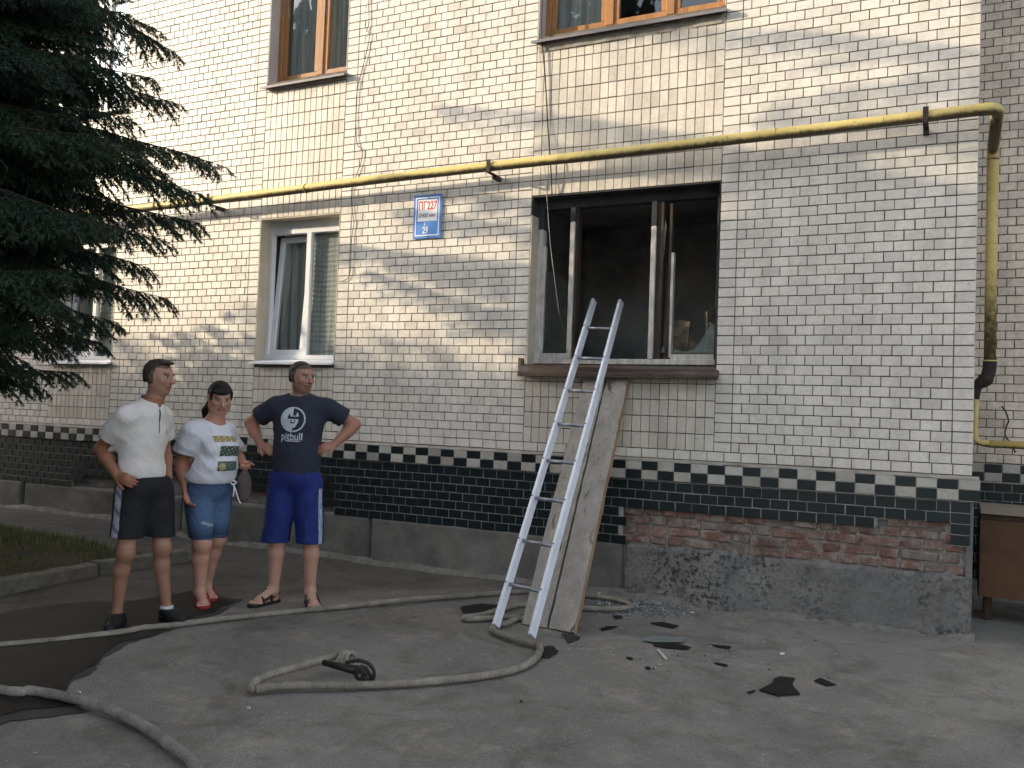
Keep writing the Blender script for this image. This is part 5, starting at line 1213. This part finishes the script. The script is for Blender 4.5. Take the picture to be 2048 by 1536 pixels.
def shoe(J, a, root, colr, sock=None):
    toe, heel, an = (np.array(J[k_+a]) for k_ in ('toe', 'heel', 'an')); d = unit(toe-heel); L = np.linalg.norm(toe-heel)
    F = Field(np.minimum(toe, heel)-[.09, .09, .02], np.maximum(toe, heel)+[.09, .09, .18], .0045)
    F.cone(heel+[0, 0, .03]+d*.01, heel+d*L*.5+[0, 0, .03], .040, .043, k=.03); F.cone(heel+d*L*.5+[0, 0, .030], toe+[0, 0, .022]-d*.02, .044, .034, k=.03)
    F.cone(an+[0, 0, -.005], heel+[0, 0, .03]+d*.035, .046, .044, k=.03); F.cone(an+d*.01, heel+d*L*.62+[0, 0, .045], .042, .034, k=.03)
    cut_plane(F, (0, 0, an[2]+.004), (0, 0, 1)); cut_plane(F, (0, 0, .002), (0, 0, -1)); F.cone(an+[0, 0, -.02], an+[0, 0, .06], .038, .038, k=.003, mode='s')
    def cf(Vv): c = np.tile(colr, (len(Vv), 1)); c[Vv[:, 2] < .018] = np.array(colr)*1.6+.008; return c
    link('shoe', F.mesh('shoe', M_shoe, cf), root)
    if sock:
        F = Field(an-.07, an+.08, .004); F.cone(an+[0, 0, -.03], an+[0, 0, .022], .040, .040, k=.004); cut_plane(F, an+[0, 0, .020], (0, 0, 1)); link('sock', F.mesh('sock', M_cloth, const(sock)), root)

# ---- the man in the white polo shirt
def man1():
    root = empty('person', (-4.437, -2.809, .005), RZ, label='man in white polo shirt and black shorts with one hand on his hip', cat='person')
    f = unit((.90, -.44, 0)); s_ = np.array([-f[1], f[0], 0])      # towards his left
    J = dict(head=(.010,-.005,1.540), neck=(-.030,.005,1.405), shR=(-.128,-.148,1.290), shL=(-.022,.150,1.300), elR=(-.318,-.03,1.085), wrR=(-.155,-.17,.945), haR=(-.075,-.20,.915), elL=(-.06,.31,1.08), wrL=(.040,.15,.915), haL=(.072,.11,.845),
             hipR=(-.105,-.05,.83), hipL=(.015,.085,.83), knR=(-.110,-.08,.462), knL=(.045,.085,.475), anR=(-.165,-.03,.085), anL=(.082,.12,.088), toeR=(-.135,-.205,.0), toeL=(.215,.035,.0), heelR=(-.170,.03,.0), heelL=(.050,.175,.0))
    S = dict(shod=True, side=s_, front=f, look=(.97, -.22, -.10), skin=(.42, .225, .155), beard=.35, tan=np.array([.80, .66, .56]), legtone=(.80, .78, .76), arm=.96, leg=.86, hs=.98, hairc=(.075, .058, .045),
             torso=[(np.array((-.06,.0,1.25)), .155, .095, .15), (np.array((-.07,.0,1.14)), .145, .095, .13), (np.array((-.075,.0,1.0)), .135, .098, .13), (np.array((-.06,.01,.89)), .145, .108, .11), (np.array((-.050,.0,1.315)), .09, .050, .045)],
             handR=dict(n=(-.6,-.7,.3), curl=.5, th=1), handL=dict(n=(.6,.2,.3), curl=.25, th=-1),
             hairline=lambda a, b, u: (u > .062) & (b < .066) | ((b < .012) & (u > -.045)))
    F = bodyfield(J, S); link('body', F.mesh('body', M_skin, skin_col(J, S)), root)
    def topquiff(F, h, hs, hf, hu, q): F.ell(h+hu*.100*q+hf*.030*q, (.05, .055, .016), [hs, hf, hu], k=.02)
    hair_cap('hair', J, S, .0035, lambda a, b, u: np.maximum(np.maximum((b-.070), .030-u+(b+.02)*1.0), np.where(u < .020, b+.028, -1.)), M_hair, root, const((.085, .066, .052)), extra=topquiff)
    g = lambda n_: np.array(J[n_], float)
    T = garment([(-.3, -.22, .84), (.15, .28, 1.45)], pad=.05); ax = [s_, f, np.array([0, 0, 1.])]
    for c, rw, rd, rh in (((-.066,.0,1.235),.160,.106,.15), ((-.072,.0,1.14),.150,.104,.14), ((-.076,.0,1.02),.146,.106,.13), ((-.066,.008,.93),.148,.113,.10), ((-.058,.0,1.318),.130,.074,.070)): T.ell(c, (rw, rd, rh), ax, k=.07)
    for a in 'RL':
        sh, el = g('sh'+a), g('el'+a); T.cone(sh-(el-sh)*.0, sh+(el-sh)*.74, .068, .076, k=.06)
    add_folds(T, .015, 13, freq=19., dirs=((.6, .3, 1.), (-.4, .3, .9), (.8, -.4, .5)))
    for a in 'RL':
        sh, el = g('sh'+a), g('el'+a); d = unit(el-sh); sl_, P = T.sub(T.lo, T.lo+T.n*T.res); far = (P-(sh+(el-sh)*.60))@d.astype(np.float32)
        pr_ = (P-sh)@np.array(S['side'], np.float32)*(-1 if a == 'R' else 1); m_ = pr_ > .0
        near = np.linalg.norm(P-(sh+(el-sh)*.72), axis=-1) < .13; T.f = np.where(near & m_, np.maximum(T.f, far), T.f); T.cone(sh+(el-sh)*.52, sh+(el-sh)*.95, .048, .062, k=.004, mode='s')
    cut_plane(T, (-.05, 0, .872), unit((-.16, .05, -1))); T.cone(g('neck')+[-.008, 0, -.085], g('neck')+[-.002, -.002, -.004], .088, .070, k=.02); cut_plane(T, g('neck')+[0, 0, .0], unit((.35, -.2, 1))); T.cone(g('neck')+[-.002, 0, -.075], g('neck')+[.003, -.003, .06], .060, .059, k=.005, mode='s'); T.cone(g('neck')+f*.05+[0, 0, .03], g('neck')+f*.10+[0, 0, -.10], .024, .006, k=.004, mode='s')
    def pcol(Vv): r = Vv-g('neck'); cc = np.tile((.72, .68, .65), (len(Vv), 1)); cc[(np.linalg.norm(r[:, :2], axis=1) < .0665) & (r[:, 2] > -.07)] = (.13, .12, .14); return cc
    tm = T.mesh('polo_shirt', M_cloth, pcol); link('polo_shirt', tm, root)
    M_zip = person_mat('dark_placket', .8); decal('placket', tm, (.03, -.2, 1.27), s_*1.0, (0, 0, 1), lambda u, v: abs(u-.0-.10*v) < .006, (.02, .07), .003, M_zip, .003, root, lambda u, v: (.10, .09, .09)) if False else None
    cc = np.array((-.045, 0, 1.27)); decal('placket', tm, cc+f*.0, -s_*-1., (0, 0, 1), lambda u, v: abs(u-.004) < .0045+.003*math.sin(v*40) , (.014, .075), .003, M_zip, .002, root, lambda u, v: (.12, .11, .115))
    decal('chest_mark', tm, np.array((-.045, 0, 1.20))+s_*.075, s_, (0, 0, 1), lambda u, v: abs(u) < .006 and abs(v) < .014 and (u*1.5+v) % .012 < .008, (.008, .016), .002, M_zip, .002, root, lambda u, v: (.03, .03, .03))
    B = garment([(-.25, -.2, .5), (.15, .24, .93)], pad=.06); B.ell((-.055, .012, .87), (.158, .128, .12), ax, k=.05)
    B.cone((-.100, -.045, .83), (-.112, -.075, .50), .108, .098, k=.04); B.cone((.0, .075, .83), (.035, .085, .52), .105, .092, k=.04)
    add_folds(B, .010, 18, freq=15.); cut_plane(B, (0, 0, .925), (0, 0, 1)); cut_plane(B, (-.05, 0, .553), unit((-.05, .0, -1)))
    B.cone((-.112, -.072, .50), (-.11, -.07, .68), .084, .06, k=.004, mode='s'); B.cone((.035, .083, .50), (.03, .083, .68), .078, .06, k=.004, mode='s')
    def bc(Vv):
        c = np.tile((.011, .011, .014), (len(Vv), 1)); r = Vv[:, :2]-np.array((-.105, -.055)); an = np.arctan2(r[:, 1], r[:, 0]); t = (np.abs(np.angle(np.exp(1j*(an+2.02)))) < .26) & (Vv[:, 0] < -.03)
        z = Vv[:, 2]*60+an*5; c[t] = (.40, .42, .48); c[t & (np.sin(z) > .6)] = (.18, .19, .23); return c
    link('shorts', B.mesh('shorts', M_sheen, bc), root)
    shoe(J, 'R', root, (.012, .012, .013)); shoe(J, 'L', root, (.012, .012, .013), (.6, .62, .66))

# ---- the woman
def woman():
    root = empty('person', (-4.65, -2.136, .005), RZ, label='woman in white printed T-shirt and knee-length denim shorts, looking down', cat='person')
    f = unit((.83, -.56, 0)); s_ = np.array([-f[1], f[0], 0])
    J = dict(head=(.060,-.015,1.428), neck=(.020,.0,1.290), shR=(-.100,-.120,1.190), shL=(.065,.135,1.195), elR=(-.165,-.07,.965), wrR=(-.105,-.13,.80), haR=(-.08,-.15,.73), elL=(.12,.25,1.00), wrL=(.195,.10,.985), haL=(.245,.03,.985),
             hipR=(-.045,-.055,.76), hipL=(.050,.065,.76), knR=(.005,-.08,.425), knL=(.045,.11,.44), anR=(-.008,-.03,.085), anL=(-.045,.19,.085), toeR=(.060,-.150,.0), toeL=(.030,.10,.0), heelR=(-.015,.03,.0), heelL=(-.07,.26,.0))
    S = dict(side=s_, front=f, look=(.50, -.80, -.32), skin=(.50, .27, .20), tan=np.array([.95, .82, .74]), legtone=(1.10, 1.12, 1.12), arm=1.12, leg=1.08, hs=1.0, jaw=1.25, browc=(.03, .022, .02),
             torso=[(np.array((.01,.0,1.15)), .140, .100, .14), (np.array((.02,.0,1.02)), .145, .115, .13), (np.array((.012,.0,.90)), .160, .130, .12), (np.array((.0,.01,.80)), .172, .140, .12), (np.array((.01,.0,1.222)), .095, .058, .05)],
             handR=dict(n=(-.8,.4,.1), curl=.45, th=1), handL=dict(n=(.1,-.1,1.), curl=1.1, th=-1))
    F = bodyfield(J, S); link('body', F.mesh('body', M_skin, skin_col(J, S)), root)
    def bun(F, h, hs, hf, hu, q):
        F.cone(h-hu*.01-hf*.09, (-.055, .07, 1.335), .040, .034, k=.03); F.cone((-.055, .07, 1.335), (-.070, .075, 1.285), .034, .016, k=.02)
        F.ell(h+hu*.066*q+hf*.066*q+hs*.01, (.054, .026, .020), [hs, hf, hu], k=.015)
        for sd in (-1, 1): F.ell(h+hu*.030*q+hs*sd*.068*q+hf*.028*q, (.010, .020, .036), [hs, hf, hu], k=.015)
    hair_cap('hair', J, S, .009, lambda a, b, u: np.maximum(np.maximum((b-.088), .020-u+(b+.02)*.55), np.where(u < .030, b-.030, -1.)), M_hair, root, const((.012, .010, .010)), extra=bun)
    g = lambda n_: np.array(J[n_], float); ax = [s_, f, np.array([0, 0, 1.])]
    T = garment([(-.22, -.22, .86), (.28, .25, 1.30)], pad=.06)
    for c, rw, rd, rh in (((.01,.0,1.16),.160,.120,.13), ((.02,.0,1.04),.165,.135,.13), ((.012,.0,.93),.170,.142,.11), ((.01,.0,1.220),.125,.070,.05), ((.008,.0,.88),.184,.158,.09)): T.ell(c, (rw, rd, rh), ax, k=.07)
    for sd in (-1, 1): T.ell(np.array((.01, 0, 1.085))+f*.112+s_*sd*.062, (.076, .074, .078), ax, k=.05)
    T.ell(np.array((.015, 0, .965))+f*.062, (.158, .125, .085), ax, k=.04)
    for a in 'RL':
        sh, el = g('sh'+a), g('el'+a); T.cone(sh-(el-sh)*.0, sh+(el-sh)*.72, .068, .084, k=.06)
    add_folds(T, .015, 23, freq=20., dirs=((.4, .1, 1.), (-.5, .3, .9), (.7, -.2, .6)))
    for a in 'RL':
        sh, el = g('sh'+a), g('el'+a); d = unit(el-sh); sl_, P = T.sub(T.lo, T.lo+T.n*T.res); far = (P-(sh+(el-sh)*.62))@unit(d+np.array((0, 0, -.1))).astype(np.float32)
        pr_ = (P-sh)@s_.astype(np.float32)*(-1 if a == 'R' else 1); near = np.linalg.norm(P-(sh+(el-sh)*.78), axis=-1) < .125; T.f = np.where(near & (pr_ > -.02), np.maximum(T.f, far), T.f); T.cone(sh+(el-sh)*.52, sh+(el-sh)*.95, .050, .068, k=.004, mode='s')
    cut_plane(T, (0, 0, .838), unit((0, 0, -1))); T.cone(g('neck')+[.008, -.010, -.03], g('neck')+[.04, -.04, .10], .076, .10, k=.005, mode='s')
    tm = T.mesh('tshirt', M_cloth, const((.74, .74, .80))); link('tshirt', tm, root)
    M_pr = person_mat('leafy_print', .8, .3, 60); rp = np.random.default_rng(4)
    c0 = np.array((.015, 0, 0.)); d2 = unit(f+np.array((.0, -.45, 0))); a2 = np.array([-d2[1], d2[0], 0])
    lt = text_mask('VIBES', .05, 1.05) if False else None
    decal('yellow_print', tm, c0+[.050, 0, 1.150], a2, (0, 0, 1), lambda u, v: ((u+.090) % .045) < .037 or abs(v) < .004, (.090, .021), .0032, M_pr, .002, root, lambda u, v: (.52, .42, .16) if math.sin(u*310+v*210)+math.sin(u*120-v*390) > -.7 else (.20, .19, .15))
    def leaf(u, v): s2 = math.sin(u*210+v*160)+math.sin(u*90-v*260+1); return (.055, .11, .07) if s2 > -.2 else ((.03, .06, .045) if s2 > -1.1 else (.45, .50, .45))
    decal('green_print', tm, c0+[.090, 0, 1.068], a2, (0, 0, 1), lambda u, v: True, (.082, .036), .0035, M_pr, .002, root, leaf)
    def leaf2(u, v): return (.46, .46, .22) if (u+.045)**2+(v+.004)**2 < .0007 else leaf(u*1.3, v*1.2)
    decal('green_print', tm, c0+[.070, 0, .965], a2, (0, 0, 1), lambda u, v: True, (.078, .034), .0035, M_pr, .002, root, leaf2)
    B = garment([(-.2, -.2, .42), (.2, .22, .92)], pad=.06); B.ell((.004, .008, .82), (.182, .156, .13), ax, k=.05)
    B.cone((-.04, -.052, .78), (.002, -.078, .40), .112, .073, k=.03); B.cone((.05, .065, .78), (.045, .11, .40), .108, .074, k=.03)
    add_folds(B, .006, 28, freq=19.); cut_plane(B, (0, 0, .900), (0, 0, 1)); cut_plane(B, (.0, .0, .458), unit((-.1, 0, -1)))
    B.cone((.002, -.078, .42), (-.005, -.07, .56), .062, .05, k=.004, mode='s'); B.cone((.045, .11, .42), (.045, .10, .56), .062, .05, k=.004, mode='s')
    def bc(Vv):
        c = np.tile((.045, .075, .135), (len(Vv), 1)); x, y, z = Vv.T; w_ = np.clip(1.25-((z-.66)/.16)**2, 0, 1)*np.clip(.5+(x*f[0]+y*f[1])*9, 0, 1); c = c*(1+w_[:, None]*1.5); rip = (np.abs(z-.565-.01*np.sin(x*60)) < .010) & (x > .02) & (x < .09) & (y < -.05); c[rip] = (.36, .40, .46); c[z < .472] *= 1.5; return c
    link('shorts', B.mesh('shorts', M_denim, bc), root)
    k = np.array((.012, 0, .842))+f*.178+s_*.06; mb = MB()
    mb.tube(spline([k, k+[.01, -.01, -.04], k+[.006, -.01, -.09]], 5), .005, 6); mb.tube(spline([k, k+[.02, 0, -.05], k+[.045, -.01, -.11], k+[.060, -.01, -.135]], 5), .005, 6); mb.tube(spline([k+[-.02, 0, .01], k+[0, -.015, .02], k+[.02, 0, .008], k+[0, -.01, -.008], k+[-.02, 0, .01]], 5), .006, 6)
    mb.obj('drawstring', simple('white_cord', (.70, .71, .76), .8), root, smooth=True)
    for a in 'RL': sandal(J, a, root, (.33, .022, .025))
    # the bag hangs from her hand: a thing of its own
    hand = np.array(J['haL']); R = Matrix.Rotation(RZ, 3, 'Z'); hw = R @ Vector(hand)+Vector((-4.65, -2.136, 0))
    F = Field((-.10, -.06, -.28), (.10, .06, .04), .0045); F.ell((0, 0, -.15), (.052, .026, .105), k=.01); F.cone((-.005, 0, -.10), (.0, 0, -.02), .036, .014, k=.03, flat=((0, 1, 0), 1.6)); add_folds(F, .005, 31, freq=26.)
    b = link('shoulder_bag', F.mesh('shoulder_bag', M_cloth, const((.12, .095, .085)))); b.location = hw+Vector((.0, 0, -.02)); b.rotation_euler = (0, 0, RZ+.2); tag(b, 'grey-brown cloth bag hanging from the woman\'s hand', 'bag')
man3(); man1(); woman()
